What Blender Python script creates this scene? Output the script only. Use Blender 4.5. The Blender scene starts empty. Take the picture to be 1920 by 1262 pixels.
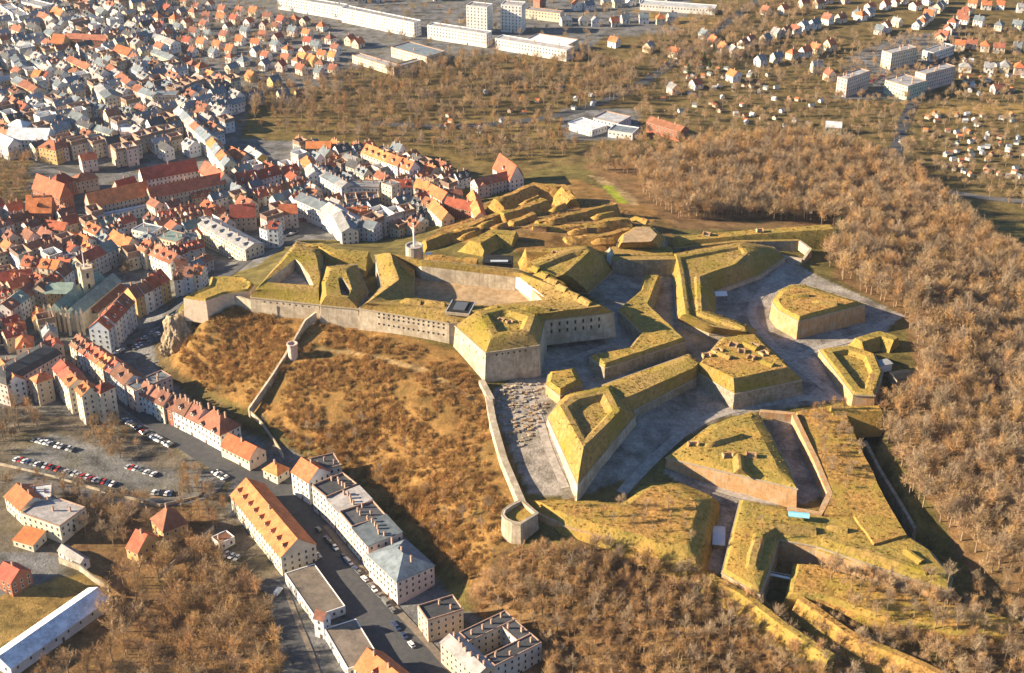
import bpy, bmesh, math, random
import numpy as np
from mathutils import Vector, noise
from mathutils.geometry import tessellate_polygon

# ------------------------------------------------------------------ camera, light, exposure
SC = bpy.context.scene
R = math.radians
FPX, PITCH, CAMH = 2600.0, R(28.0), 380.0            # focal length in photo pixels, tilt, height over the street
CT, ST = math.cos(PITCH), math.sin(PITCH)
SUN_AZ, SUN_EL = R(1.0), R(20.5)                     # light travels towards +X (photo right)
cam_d = bpy.data.cameras.new('camera'); cam = bpy.data.objects.new('camera', cam_d)
SC.collection.objects.link(cam); SC.camera = cam
cam.location = (0, 0, CAMH); cam.rotation_euler = (R(90) - PITCH, 0, 0)
cam_d.sensor_width = 36; cam_d.lens = 36 * FPX / 1920; cam_d.clip_start = 1; cam_d.clip_end = 12000
W = bpy.data.worlds.new('World'); SC.world = W; W.use_nodes = True
wn = W.node_tree; wn.nodes.clear()
sky = wn.nodes.new('ShaderNodeTexSky'); sky.sky_type = 'NISHITA'; sky.sun_disc = False
sky.sun_elevation = SUN_EL; sky.sun_rotation = R(270) + SUN_AZ * -1; sky.altitude = 300; sky.dust_density = 0.3; sky.ozone_density = 5.0
bg = wn.nodes.new('ShaderNodeBackground'); bg.inputs[1].default_value = 0.052
wo = wn.nodes.new('ShaderNodeOutputWorld')
wn.links.new(sky.outputs[0], bg.inputs[0]); wn.links.new(bg.outputs[0], wo.inputs[0])
sl = bpy.data.lights.new('sun', 'SUN'); sl.energy = 5.0; sl.angle = R(0.5); sl.color = (1.0, 0.81, 0.56)
sun = bpy.data.objects.new('sun', sl); SC.collection.objects.link(sun)
sd = Vector((math.cos(SUN_AZ) * math.cos(SUN_EL), math.sin(SUN_AZ) * math.cos(SUN_EL), -math.sin(SUN_EL)))
sun.rotation_euler = sd.to_track_quat('-Z', 'Y').to_euler()
SC.view_settings.view_transform = 'Standard'; SC.view_settings.look = 'None'
SC.view_settings.gamma = 1.0; SC.view_settings.use_curve_mapping = False
SC.view_settings.exposure = 1.7
SC.cycles.diffuse_bounces = 2; SC.cycles.max_bounces = 4

rnd = random.Random(7)
COL = SC.collection

# ------------------------------------------------------------------ photo pixel -> place
def ray(x, y):
    u = (x - 960) / FPX; v = (y - 631) / FPX
    return (u, CT - v * ST, -ST - v * CT)
def P(x, y, h):
    d = ray(x, y); t = (h - CAMH) / d[2]
    return Vector((d[0] * t, d[1] * t, h))

# ------------------------------------------------------------------ terrain: heights at known spots
CP = [  # street and town
 (430,880,2),(660,1080,0),(780,1220,0),(560,930,1),(300,830,1),(200,720,1),(100,640,1),(235,650,3),(300,610,5),(345,555,6),
 (320,665,10),(400,745,7),(470,785,5),(510,830,4),(370,700,10),(300,690,4),(640,890,3),(720,980,3),(800,1075,2),(870,1130,3),
 (330,625,13),(330,600,14),(345,570,16),
 # hill under the ramparts, town side
 (385,605,31),(430,590,33),(500,578,35),(580,590,35),(450,650,22),(425,700,14),(520,690,23),(545,745,16),(600,790,14),(590,835,5),
 (640,650,29),(700,650,32),(760,656,33),(850,668,33),(700,720,25),(690,790,17),(690,860,7),(800,740,28),(880,770,27),(820,840,19),
 (780,920,12),(900,880,22),(860,1000,12),(830,1050,5),(930,940,21),(925,1000,17),(910,1060,11),(930,1130,4),(1000,1080,14),(1000,1150,6),
 (1040,1220,3),(1100,1100,14),(1200,1180,10),(1150,1262,4),(1300,1150,13),(1500,1240,12),(1750,1250,13),(1950,1250,14),(1400,1300,6),(1700,1340,6),
 # ditches
 (970,830,26),(930,760,27),(1040,905,24),(1160,890,24),(1240,820,24),(1340,770,25),(1500,735,25),(1400,600,26),(1480,505,26),(1250,540,27),
 (1100,680,28),(1045,650,28),(970,700,29),(1600,645,25),(1650,600,25),(1190,500,28),(1150,560,28),(1300,640,26),(1570,720,24),
 (1440,760,24),(1300,900,19),(1420,940,17),(1550,960,17),(1500,860,17),(1340,1000,14),(1640,860,17),(1700,1000,15),
 (1780,1110,9),(1620,1066,9),(1540,1040,9),(1700,1088,9),(1465,1080,9),(1900,1120,15),(1060,1000,19),(1180,1000,19),(1000,960,20),
 # wood east of the works, falling away
 (1700,560,24),(1800,700,24),(1720,800,21),(1850,900,20),(1650,520,22),(1900,620,16),(1900,1000,18),(1800,460,9),(1620,410,11),(1920,460,5),
 (1500,390,9),(1350,375,13),(1230,400,24),(1260,440,27),(1450,440,22),(1550,440,20),
 # upper works and far side
 (1000,440,36),(900,445,33),(820,462,30),(1100,440,34),(1180,440,31),(1050,400,30),(950,400,26),(880,415,20),(760,470,24),(680,470,24),
 (620,470,20),(540,470,12),(470,510,14),(420,530,16),(720,465,14),(620,448,2),(760,440,4),(830,405,4),(900,375,4),(980,345,5),(1090,332,8),(1170,360,12),
 (540,440,1),(480,470,2),(420,500,3),
 # flats
 (50,900,0),(100,1000,-2),(50,1200,-6),(300,1010,-3),(420,1090,-5),(300,1200,-9),(540,1150,-3),(600,1240,-3),(150,800,1),(50,600,0),(50,400,0),
 (300,420,0),(500,400,0),(300,200,0),(600,300,0),(600,100,0),(50,50,0),(900,250,0),(900,50,0),(1300,100,0),(1600,50,0),(1900,50,0),(1900,250,0),
 (1500,250,0),(1700,330,2),(1200,290,2),(1000,310,1),(700,380,0),(760,330,0),(400,330,0)]
_c = np.array([tuple(P(*c)) for c in CP])
_ex = np.array([(x, y, 0) for x in (-1500, -700, 0, 700, 1500) for y in (2200, 3000)] + [(x, y, -4) for x in (-900, -500) for y in (300, 700, 1200)]
               + [(x, y, 2) for x in (600, 1000) for y in (900, 1300)] + [(x, y, 8) for x in (500, 900) for y in (300, 600)] + [(0, 250, 0), (-200, 300, -6), (250, 300, 4)])
_c = np.vstack([_c, _ex])
_D = np.sqrt(((_c[:, None, :2] - _c[None, :, :2]) ** 2).sum(2) + 16.0)
_n = len(_c)
_A = np.zeros((_n + 1, _n + 1)); _A[:_n, :_n] = -_D - np.eye(_n) * -0.5; _A[:_n, _n] = 1; _A[_n, :_n] = 1
_A[:_n, :_n] = -_D + np.eye(_n) * 1.5
_w = np.linalg.solve(_A, np.append(_c[:, 2], 0))
CARVE = []     # (world polygon, floor height, softness) sunk ditches
def inpoly(X, Y, poly):
    r = np.zeros(X.shape, bool); n = len(poly); j = n - 1
    for i in range(n):
        xi, yi = poly[i][0], poly[i][1]; xj, yj = poly[j][0], poly[j][1]
        if yi != yj:
            c = ((yi > Y) != (yj > Y)) & (X < (xj - xi) * (Y - yi) / (yj - yi) + xi)
            r ^= c
        j = i
    return r
def edge_dist(X, Y, poly):
    d = np.full(X.shape, 1e9); n = len(poly)
    for i in range(n):
        a = poly[i]; b = poly[(i + 1) % n]
        vx, vy = b[0] - a[0], b[1] - a[1]; L = vx * vx + vy * vy + 1e-9
        t = np.clip(((X - a[0]) * vx + (Y - a[1]) * vy) / L, 0, 1)
        d = np.minimum(d, np.hypot(X - a[0] - t * vx, Y - a[1] - t * vy))
    return d
def hbase(X, Y):
    X = np.asarray(X, float); Y = np.asarray(Y, float); sh = X.shape
    x = X.ravel(); y = Y.ravel(); out = np.empty(x.shape)
    for s in range(0, len(x), 20000):
        dd = np.sqrt((x[s:s+20000, None] - _c[None, :, 0]) ** 2 + (y[s:s+20000, None] - _c[None, :, 1]) ** 2 + 16.0)
        out[s:s+20000] = -dd @ _w[:_n] + _w[_n]
    return np.clip(out, -14, 40).reshape(sh)
def hmap(X, Y):
    z = hbase(X, Y); X = np.asarray(X, float); Y = np.asarray(Y, float)
    for poly, fl, soft in CARVE:
        px = [p[0] for p in poly]; py = [p[1] for p in poly]
        m = (X > min(px) - 1) & (X < max(px) + 1) & (Y > min(py) - 1) & (Y < max(py) + 1)
        if not m.any(): continue
        ins = inpoly(X, Y, poly) & m
        k = np.clip(edge_dist(X, Y, poly) / soft, 0, 1)
        z = np.where(ins, z * (1 - k) + np.minimum(z, fl) * k, z)
    return z
def th(x, y): return float(hmap(np.array([x]), np.array([y]))[0])
def G(x, y):
    d = ray(x, y)
    t0 = (70 - CAMH) / d[2]; t1 = (-16 - CAMH) / d[2]
    ts = np.linspace(t0, t1, 90); z = CAMH + d[2] * ts
    hh = hbase(d[0] * ts, d[1] * ts); k = np.argmax(z <= hh)
    if k == 0: k = len(ts) - 1
    a, b = z[k-1] - hh[k-1], z[k] - hh[k]
    t = ts[k-1] + (ts[k] - ts[k-1]) * (a / (a - b + 1e-9))
    X, Y = d[0] * t, d[1] * t
    return Vector((X, Y, th(X, Y)))
def GP(pts): return [G(*p) for p in pts]
# sunken ditches, rim drawn at its own height
def carve(pts, rim, floor, soft=2.2): CARVE.append(([tuple(P(x, y, rim))[:2] for x, y in pts], floor, soft))
carve([(1590,790),(1640,770),(1665,800),(1650,830),(1690,905),(1722,990),(1700,1003),(1662,940),(1625,860)], 20, 9)
carve([(1700,985),(1730,985),(1800,1010),(1800,1120),(1770,1125),(1775,1030)], 18, 9)

# ------------------------------------------------------------------ materials
MATS = {}
def nodes(m):
    m.use_nodes = True; t = m.node_tree; b = t.nodes['Principled BSDF']; return t, b
def mat(name, col, col2=None, scale=1.0, rough=0.9, bump=0.0, bscale=None, metal=0.0, detail=6, obj_rand=0.0, col3=None, scale3=0.1, spec=0.3, col4=None, scale4=1.2, streak=None):
    if name in MATS: return MATS[name]
    m = bpy.data.materials.new(name); t, b = nodes(m); N = t.nodes; L = t.links
    b.inputs['Roughness'].default_value = rough; b.inputs['Metallic'].default_value = metal
    b.inputs['Specular IOR Level'].default_value = spec
    tc = N.new('ShaderNodeTexCoord'); src = None
    geo = N.new('ShaderNodeNewGeometry')
    rgb = N.new('ShaderNodeRGB'); rgb.outputs[0].default_value = (*col, 1); src = rgb.outputs[0]
    def mixn(a, bcol, fac):
        x = N.new('ShaderNodeMix'); x.data_type = 'RGBA'; L.new(fac, x.inputs[0]); L.new(a, x.inputs[6])
        x.inputs[7].default_value = (*bcol, 1); return x.outputs[2]
    def nz(sc, det=6, lo=.38, hi=.62):
        n = N.new('ShaderNodeTexNoise'); n.inputs['Scale'].default_value = sc; n.inputs['Detail'].default_value = det
        n.inputs['Roughness'].default_value = .62
        L.new(geo.outputs['Position'], n.inputs['Vector'])
        r = N.new('ShaderNodeMapRange'); L.new(n.outputs[0], r.inputs[0]); r.inputs[1].default_value = lo; r.inputs[2].default_value = hi
        return r.outputs[0]
    if col2: src = mixn(src, col2, nz(scale, detail))
    if col3: src = mixn(src, col3, nz(scale3, 4, .45, .66))
    if col4: src = mixn(src, col4, nz(scale4, 7, .55, .72))
    if streak:
        mp = N.new('ShaderNodeMapping'); mp.inputs['Scale'].default_value = (.9, .9, .07); L.new(geo.outputs['Position'], mp.inputs['Vector'])
        n = N.new('ShaderNodeTexNoise'); n.inputs['Scale'].default_value = 1.0; n.inputs['Detail'].default_value = 5; L.new(mp.outputs[0], n.inputs['Vector'])
        r = N.new('ShaderNodeMapRange'); L.new(n.outputs[0], r.inputs[0]); r.inputs[1].default_value = .5; r.inputs[2].default_value = .7; r.inputs[4].default_value = .5; src = mixn(src, streak, r.outputs[0])
    if obj_rand:
        oi = N.new('ShaderNodeObjectInfo'); h = N.new('ShaderNodeHueSaturation')
        r = N.new('ShaderNodeMapRange'); L.new(oi.outputs['Random'], r.inputs[0]); r.inputs[3].default_value = 1 - obj_rand; r.inputs[4].default_value = 1 + obj_rand
        L.new(r.outputs[0], h.inputs['Value'])
        r2 = N.new('ShaderNodeMapRange'); 
        wn_ = N.new('ShaderNodeMath'); wn_.operation = 'MULTIPLY'; L.new(oi.outputs['Random'], wn_.inputs[0]); wn_.inputs[1].default_value = 7.31
        fr = N.new('ShaderNodeMath'); fr.operation = 'FRACT'; L.new(wn_.outputs[0], fr.inputs[0])
        L.new(fr.outputs[0], r2.inputs[0]); r2.inputs[3].default_value = .492; r2.inputs[4].default_value = .505
        L.new(r2.outputs[0], h.inputs['Hue']); L.new(src, h.inputs['Color']); src = h.outputs[0]
    L.new(src, b.inputs['Base Color'])
    if bump:
        n = N.new('ShaderNodeTexNoise'); n.inputs['Scale'].default_value = bscale or scale * 2; n.inputs['Detail'].default_value = 8
        n.inputs['Roughness'].default_value = .7
        L.new(geo.outputs['Position'], n.inputs['Vector'])
        bp = N.new('ShaderNodeBump'); bp.inputs['Strength'].default_value = 1.0; bp.inputs['Distance'].default_value = bump
        L.new(n.outputs[0], bp.inputs['Height']); L.new(bp.outputs[0], b.inputs['Normal'])
    MATS[name] = m; return m
WALLC = {'cream': (.70,.61,.46), 'white': (.78,.75,.70), 'pink': (.66,.52,.46), 'ochre': (.58,.39,.16), 'grey': (.52,.51,.50),
         'pale blue': (.56,.61,.66), 'tan': (.54,.43,.32), 'brick red': (.36,.14,.08), 'yellow': (.68,.42,.08), 'pale green': (.50,.58,.45)}
ROOFC = {'orange': (.52,.175,.065), 'red': (.36,.10,.055), 'brown': (.22,.10,.065), 'dark': (.07,.073,.08), 'grey': (.28,.28,.285),
         'pale': (.55,.56,.58), 'green': (.17,.23,.21), 'slate': (.15,.18,.205), 'light grey': (.36,.34,.33), 'rust': (.30,.125,.07), 'drab': (.20,.165,.13)}
def wallm(c):
    a = WALLC[c]; return mat('stucco_' + c, a, tuple(v * .86 for v in a), .35, .92, .03, 3, col3=tuple(v * .72 for v in a), scale3=.12)
def roofm(c):
    a = ROOFC[c]; lum = c in ('pale', 'light grey', 'grey', 'dark', 'slate')
    return mat('roof_' + c, a, tuple(v * .68 for v in a), .8, .75 if lum else .85, .06, 2.6, col3=tuple(min(1, v * 1.25) for v in a), scale3=.22, obj_rand=.28)
M_GLASS = mat('window_glass', (.03,.04,.05), rough=.15, spec=.5)
M_FRAME = mat('window_frame', (.62,.58,.5), rough=.7)
M_DOOR = mat('door_wood', (.10,.06,.035), rough=.7)
M_CHIM = mat('chimney_brick', (.46,.34,.26), (.30,.16,.11), 2.0, .9)
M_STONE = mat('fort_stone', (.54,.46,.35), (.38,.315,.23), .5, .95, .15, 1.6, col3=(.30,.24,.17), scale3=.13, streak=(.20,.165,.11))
M_STONED = mat('fort_stone_dark', (.34,.295,.235), (.22,.19,.145), .6, .95, .15, 1.6, col3=(.18,.16,.09), scale3=.15, streak=(.13,.12,.06))  # darker copy of the fort stone; shade of walls is in its colour
M_BRICK = mat('fort_brick', (.52,.30,.14), (.36,.21,.10), .7, .95, .15, 2.0, col3=(.45,.34,.22), scale3=.2, streak=(.22,.15,.06))
M_GRASS = mat('rampart_grass', (.40,.265,.095), (.25,.17,.058), .42, 1, .8, .7, col3=(.25,.195,.035), scale3=.045, detail=10, spec=.05, col4=(0.15, 0.105, 0.03), scale4=.55)
M_GREEN = mat('rampart_green_grass', (.37,.265,.078), (.22,.175,.042), .38, 1, .8, .7, col3=(.44,.27,.07), scale3=.06, detail=10, spec=.05, col4=(0.12, 0.105, 0.02), scale4=.55)
M_DRY = mat('dry_grass', (.50,.285,.09), (.24,.14,.045), .4, 1, .9, .6, col3=(.33,.24,.055), scale3=.06, detail=10, spec=.05, col4=(0.16, 0.085, 0.03), scale4=.55)
M_BARE = mat('trodden_earth', (.42,.31,.19), (.30,.20,.11), .3, 1, .2, 1.0, spec=.1)
M_COBB = mat('ditch_paving', (.30,.265,.23), (.18,.16,.14), .25, .95, .15, 1.5, col3=(.40,.36,.33), scale3=.35)
M_ROCK = mat('cliff_rock', (.44,.34,.23), (.26,.19,.12), .4, .95, .5, .9, col3=(.22,.17,.10), scale3=.2)
M_ASPH = mat('asphalt', (.050,.053,.060), (.072,.072,.075), .4, .85, .01, 8)
M_ASPHL = mat('pale_asphalt', (.15,.14,.135), (.10,.095,.09), .3, .9)
M_PAVE = mat('pavement', (.20,.165,.13), (.14,.115,.09), .5, .9)
M_METAL = mat('pale_metal', (.55,.60,.66), (.47,.52,.58), .3, .45, metal=.2)
M_DARKM = mat('dark_metal_and_recess', (.018,.018,.02), (.03,.03,.033), .5, .9, spec=.1)
M_WHITE = mat('white_paint', (.8,.79,.76), rough=.6)
M_BLUE = mat('tent_blue', (.20,.55,.68), (.3,.65,.75), .4, .6)
M_SOIL = mat('bark', (.34,.25,.17), (.22,.155,.105), 1.5, .95)
M_TYRE = mat('tyre', (.02,.02,.02), rough=.9)
M_CGLASS = mat('car_glass', (.02,.025,.03), rough=.08, spec=.6)
CARC = {'white': (.75,.75,.75), 'silver': (.45,.46,.48), 'black': (.015,.015,.018), 'dark blue': (.03,.05,.12), 'red': (.35,.03,.02), 'grey': (.14,.145,.15)}
CARM = {k: mat('car_paint_' + k, v, rough=.3, spec=.5) for k, v in CARC.items()}
TW = [mat('twigs_tan', (.48,.335,.185), (.36,.24,.125), .25, 1, obj_rand=.3, spec=.05), mat('twigs_rust', (.48,.30,.135), (.36,.215,.09), .25, 1, obj_rand=.3, spec=.05), mat('twigs_grey', (.39,.295,.19), (.28,.21,.13), .25, 1, obj_rand=.3, spec=.05)]
M_NEEDLE = mat('conifer_needles', (.055,.085,.03), (.035,.055,.02), .6, 1, obj_rand=.2, spec=.1)
M_TUFT = mat('tussock_grass', (.36,.24,.065), (.20,.14,.04), .3, 1, obj_rand=.35, spec=.05)
M_COPE = mat('coping_stone', (.40,.33,.24), (.30,.25,.18), .6, .9)
M_SHRUB = mat('shrub_twigs', (.52,.315,.115), (.33,.195,.075), .22, 1, obj_rand=.3, spec=.05)

# ------------------------------------------------------------------ mesh helpers
class MB:
    def __init__(s): s.v = []; s.f = []; s.m = []
    def face(s, pts, mi=0):
        i = len(s.v); s.v += [tuple(p) for p in pts]; s.f.append(tuple(range(i, i + len(pts)))); s.m.append(mi)
    def box(s, x0, x1, y0, y1, z0, z1, mi=0, skip=''):
        i = len(s.v)
        s.v += [(x0,y0,z0),(x1,y0,z0),(x1,y1,z0),(x0,y1,z0),(x0,y0,z1),(x1,y0,z1),(x1,y1,z1),(x0,y1,z1)]
        for k, f in (('b',(3,2,1,0)),('t',(4,5,6,7)),('f',(0,1,5,4)),('r',(1,2,6,5)),('k',(2,3,7,6)),('l',(3,0,4,7))):
            if k not in skip: s.f.append(tuple(i + q for q in f)); s.m.append(mi)
    def data(s, name, mats):
        me = bpy.data.meshes.new(name); me.from_pydata(s.v, [], s.f)
        for mm in (mats if isinstance(mats, (list, tuple)) else [mats]): me.materials.append(mm)
        if any(s.m): me.polygons.foreach_set('material_index', s.m)
        me.update(); return me
    def build(s, name, mats, parent=None, loc=None):
        return link(name, s.data(name, mats), parent, loc)
def link(name, me, parent=None, loc=None, rz=0):
    o = bpy.data.objects.new(name, me); COL.objects.link(o)
    if parent is not None: o.parent = parent
    if loc is not None: o.location = loc
    if rz: o.rotation_euler = (0, 0, rz)
    return o
LABELS = {}
def tag(o, label=None, cat=None, group=None, kind=None):
    if label: o['label'] = label
    if cat: o['category'] = cat
    if group: o['group'] = group
    if kind: o['kind'] = kind
    return o
def thing(name, label, cat, loc=(0,0,0), rz=0, group=None):
    o = link(name, None, None, loc, rz); o.empty_display_size = 1
    return tag(o, label, cat, group)
ORD = ['first','second','third','fourth','fifth','sixth','seventh','eighth','ninth','tenth','eleventh','twelfth','thirteenth','fourteenth','fifteenth','sixteenth']
# ------------------------------------------------------------------ ground sheet
def axis(a, b, s): return list(np.arange(a, b, s))
gx = axis(-4500, -900, 450) + axis(-900, -300, 10) + axis(-300, 300, 2.0) + axis(300, 900, 10) + axis(900, 4501, 450)
gy = axis(-1500, 300, 225) + axis(300, 440, 7) + axis(440, 960, 2.0) + axis(960, 1300, 4) + axis(1300, 2000, 10) + axis(2000, 6001, 400)
GX, GY = np.meshgrid(np.array(gx), np.array(gy)); GZ = hmap(GX, GY)
# small relief away from streets
ZC = {'town': (.17,.168,.168), 'scrub': (.155,.125,.04), 'dry': (.265,.15,.05), 'forest': (.22,.13,.06), 'ditch': (.33,.295,.26), 'garden': (.16,.115,.045),
      'field': (.33,.215,.07), 'meadow': (.19,.135,.048), 'yard': (.15,.125,.095), 'path': (.38,.265,.13), 'lot': (.17,.167,.16), 'slope': (.12,.085,.038), 'lawn':(.30,.34,.03), 'earth':(.30,.18,.075)}  # slope tone holds the house row's shadow plus the dark shrubs
ZONES = [
 ('garden', [(640,0),(1920,0),(1920,420),(1650,300),(1200,300),(900,330),(640,250),(480,200),(520,120)]),
 ('meadow', [(480,215),(660,195),(1060,230),(1080,290),(980,330),(800,290),(620,260),(440,260)]),
 ('town', [(-200,-60),(640,-60),(660,60),(640,160),(480,170),(450,260),(620,270),(770,300),(860,330),(870,380),(780,440),(620,450),(560,450),(480,500),(400,520),(330,580),(290,650),(330,720),(420,770),(500,830),(560,850),(680,930),(800,1060),(860,1140),(1010,1200),(960,1300),(540,1300),(480,1090),(420,1030),(430,900),(230,780),(140,800),(-200,800)]),
 ('town', [(640,-10),(1300,-20),(1280,60),(1130,70),(1080,110),(930,100),(760,120),(650,130)]),
 ('town', [(1560,185),(1600,100),(1700,60),(1790,60),(1780,130),(1720,190)]),
 ('town', [(1050,205),(1200,205),(1200,262),(1060,265)]),
 ('garden', [(-200,255),(60,300),(60,420),(-200,470)]),
 ('yard', [(-100,780),(230,780),(420,900),(440,1060),(120,1100),(-200,1100),(-200,900)]),
 ('lot', [(20,860),(100,810),(300,880),(420,880),(395,930),(300,935),(150,900),(40,885)]),
 ('forest', [(130,920),(270,925),(380,950),(500,1090),(540,1300),(-50,1300),(200,1110),(130,1030)]),
 ('field', [(-100,1150),(80,1085),(180,1075),(210,1110),(-100,1260)]),
 ('town', [(-100,1030),(110,1040),(120,1080),(-100,1150)]),
 ('yard', [(395,990),(430,960),(545,1070),(500,1095),(460,1100),(400,1030)]),
 ('dry', [(330,590),(420,590),(600,585),(860,660),(925,745),(985,945),(960,1040),(890,1110),(830,1060),(700,930),(640,860),(560,830),(470,770),(400,740),(320,690)]),
 ('slope', [(320,570),(345,560),(330,600),(315,650),(325,690),(400,745),(480,800),(560,850),(500,830),(380,770),(300,700),(290,650)]),
 ('forest', [(870,1110),(940,1030),(1100,1020),(1320,1080),(1560,1210),(1700,1300),(1000,1320)]),
 ('dry', [(780,460),(870,400),(980,345),(1080,335),(1260,400),(1260,480),(1000,480)]),
 ('earth', [(860,430),(980,360),(1100,400),(1240,410),(1160,450),(960,440)]),
 ('forest', [(1090,310),(1420,270),(1660,290),(1830,420),(1990,500),(1990,1320),(1720,1320),(1850,1150),(1790,1020),(1650,800),(1720,700),(1690,590),(1560,520),(1580,430),(1270,430),(1200,380)]),
 ('ditch', [(915,740),(1000,690),(1040,640),(1150,600),(1080,520),(1180,480),(1260,500),(1330,560),(1460,480),(1540,520),(1690,590),(1640,650),(1560,660),(1620,720),(1590,750),(1450,770),(1360,780),(1240,840),(1160,930),(1080,935),(990,925)]),
 ('meadow', [(985,945),(1080,935),(1200,890),(1340,920),(1560,770),(1640,780),(1720,1000),(1900,1160),(1800,1240),(1600,1210),(1320,1080),(1000,1000)]),
 ('ditch', [(1430,790),(1490,785),(1550,930),(1490,950),(1300,925),(1240,880),(1300,880)]),
 ('ditch', [(1330,925),(1390,930),(1352,1075),(1300,1060)]),
 ('path', [(590,649),(650,656),(800,691),(890,746),(914,788),(907,788),(884,753),(800,699),(650,662),(590,655)]),
 ('path', [(1100,328),(1125,330),(1185,365),(1200,385),(1185,385),(1160,365)]),
 ('lawn', [(1128,345),(1150,350),(1180,382),(1160,380)]),
 ('field', [(1180,18),(1340,38),(1330,60),(1240,45)]),
 ('field', [(1730,200),(1920,195),(1920,225),(1740,225)]),
 ('garden', [(1690,215),(1920,215),(1920,420),(1830,400)]),
]
COLR = np.empty(GX.shape + (3,)); COLR[:] = ZC['scrub']
for zn, pts in ZONES:
    wp = [tuple(G(*p))[:2] for p in pts]
    COLR[inpoly(GX, GY, wp)] = ZC[zn]
ny, nx = GX.shape
me = bpy.data.meshes.new('ground')
vs = np.stack([GX, GY, GZ], -1).reshape(-1, 3)
I = np.arange(nx * ny).reshape(ny, nx)
fs = np.stack([I[:-1, :-1], I[:-1, 1:], I[1:, 1:], I[1:, :-1]], -1).reshape(-1, 4)
me.vertices.add(len(vs)); me.vertices.foreach_set('co', vs.ravel())
me.loops.add(fs.size); me.loops.foreach_set('vertex_index', fs.ravel())
me.polygons.add(len(fs)); me.polygons.foreach_set('loop_start', np.arange(0, fs.size, 4)); me.polygons.foreach_set('loop_total', np.full(len(fs), 4))
me.update(calc_edges=True)
at = me.color_attributes.new('zone', 'FLOAT_COLOR', 'POINT')
at.data.foreach_set('color', np.concatenate([COLR.reshape(-1, 3), np.ones((len(vs), 1))], 1).ravel())
for p in (): pass
me.polygons.foreach_set('use_smooth', np.ones(len(fs), bool))
mg = bpy.data.materials.new('ground'); t, b = nodes(mg); N = t.nodes; L = t.links
b.inputs['Roughness'].default_value = 1; b.inputs['Specular IOR Level'].default_value = .1
ca = N.new('ShaderNodeVertexColor'); ca.layer_name = 'zone'; geo = N.new('ShaderNodeNewGeometry')
def gnoise(sc, lo, hi, a, bb, det=8):
    n = N.new('ShaderNodeTexNoise'); n.inputs['Scale'].default_value = sc; n.inputs['Detail'].default_value = det; n.inputs['Roughness'].default_value = .68
    L.new(geo.outputs['Position'], n.inputs['Vector'])
    r = N.new('ShaderNodeMapRange'); L.new(n.outputs[0], r.inputs[0]); r.inputs[1].default_value = lo; r.inputs[2].default_value = hi; r.inputs[3].default_value = a; r.inputs[4].default_value = bb
    return n.outputs[0], r.outputs[0]
_, f1 = gnoise(.09, .35, .68, .42, 1.45)
h2, f2 = gnoise(.8, .3, .7, .62, 1.32)
mm = N.new('ShaderNodeMath'); mm.operation = 'MULTIPLY'; L.new(f1, mm.inputs[0]); L.new(f2, mm.inputs[1])
mx = N.new('ShaderNodeVectorMath'); mx.operation = 'SCALE'; L.new(ca.outputs[0], mx.inputs[0]); L.new(mm.outputs[0], mx.inputs['Scale'])
_, f3 = gnoise(.035, .5, .62, 0, .35)
gm = N.new('ShaderNodeMix'); gm.data_type = 'RGBA'; L.new(f3, gm.inputs[0]); L.new(mx.outputs[0], gm.inputs[6]); gm.inputs[7].default_value = (.13,.11,.038,1)
L.new(gm.outputs[2], b.inputs['Base Color'])
bp = N.new('ShaderNodeBump'); bp.inputs['Distance'].default_value = .5; L.new(h2, bp.inputs['Height']); L.new(bp.outputs[0], b.inputs['Normal'])
me.materials.append(mg)
ground = link('ground', me); tag(ground, 'rolling ground under town, fortress hill and woods', 'ground', kind='structure')

# ------------------------------------------------------------------ roads and pavements, laid over the ground
def poly_len(pts): return sum((pts[i+1] - pts[i]).length for i in range(len(pts) - 1))
def resample(pts, step):
    out = [pts[0]]
    for a, b2 in zip(pts, pts[1:]):
        n = max(1, int((b2 - a).length / step))
        for k in range(1, n + 1): out.append(a.lerp(b2, k / n))
    return out
def strip(name, px, width, matl, lift=.10, label=None, cat='road', smooth=2):
    pts = [Vector((p.x, p.y)) for p in GP(px)]
    for _ in range(smooth):
        q = [pts[0]]
        for a, b2 in zip(pts, pts[1:]): q += [a.lerp(b2, .25), a.lerp(b2, .75)]
        q.append(pts[-1]); pts = q
    pts = resample(pts, 2.5); m = MB(); rows = []
    nn = max(2, int(width / 2.5))
    for i, p in enumerate(pts):
        d = (pts[min(i + 1, len(pts) - 1)] - pts[max(i - 1, 0)]).normalized(); s = Vector((-d.y, d.x))
        row = [p + s * width * (k / nn - .5) for k in range(nn + 1)]
        rows.append(row)
    fl = [q for r in rows for q in r]
    zz = hmap(np.array([q.x for q in fl]), np.array([q.y for q in fl]))
    m.v = [(q.x, q.y, z + lift) for q, z in zip(fl, zz)]
    for i in range(len(rows) - 1):
        for k in range(nn):
            a = i * (nn + 1) + k; m.f.append((a, a + 1, a + nn + 2, a + nn + 1)); m.m.append(0)
    o = m.build(name, matl); tag(o, label, cat, kind='structure'); return o
strip('street', [(235,745),(330,815),(440,885),(500,905),(545,935),(600,1000),(655,1075),(740,1170),(830,1290)], 13, M_ASPH, .22, 'dark asphalt street between the grey roofed row and the orange roofed school')
strip('street', [(560,1010),(600,1060),(660,1130),(720,1200),(760,1262)], 11, M_ASPH, .26, 'asphalt parking strip beside the low flat roofed buildings')
strip('pavement', [(612,985),(668,1060),(745,1145),(850,1262)], 3.2, M_PAVE, .34, 'brown pavement along the grey roofed row', 'pavement')
strip('road', [(490,1095),(512,1100),(528,1140),(552,1200),(575,1262),(585,1320)], 8, M_ASPH, .22, 'curving asphalt lane through the bare wood')
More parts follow.
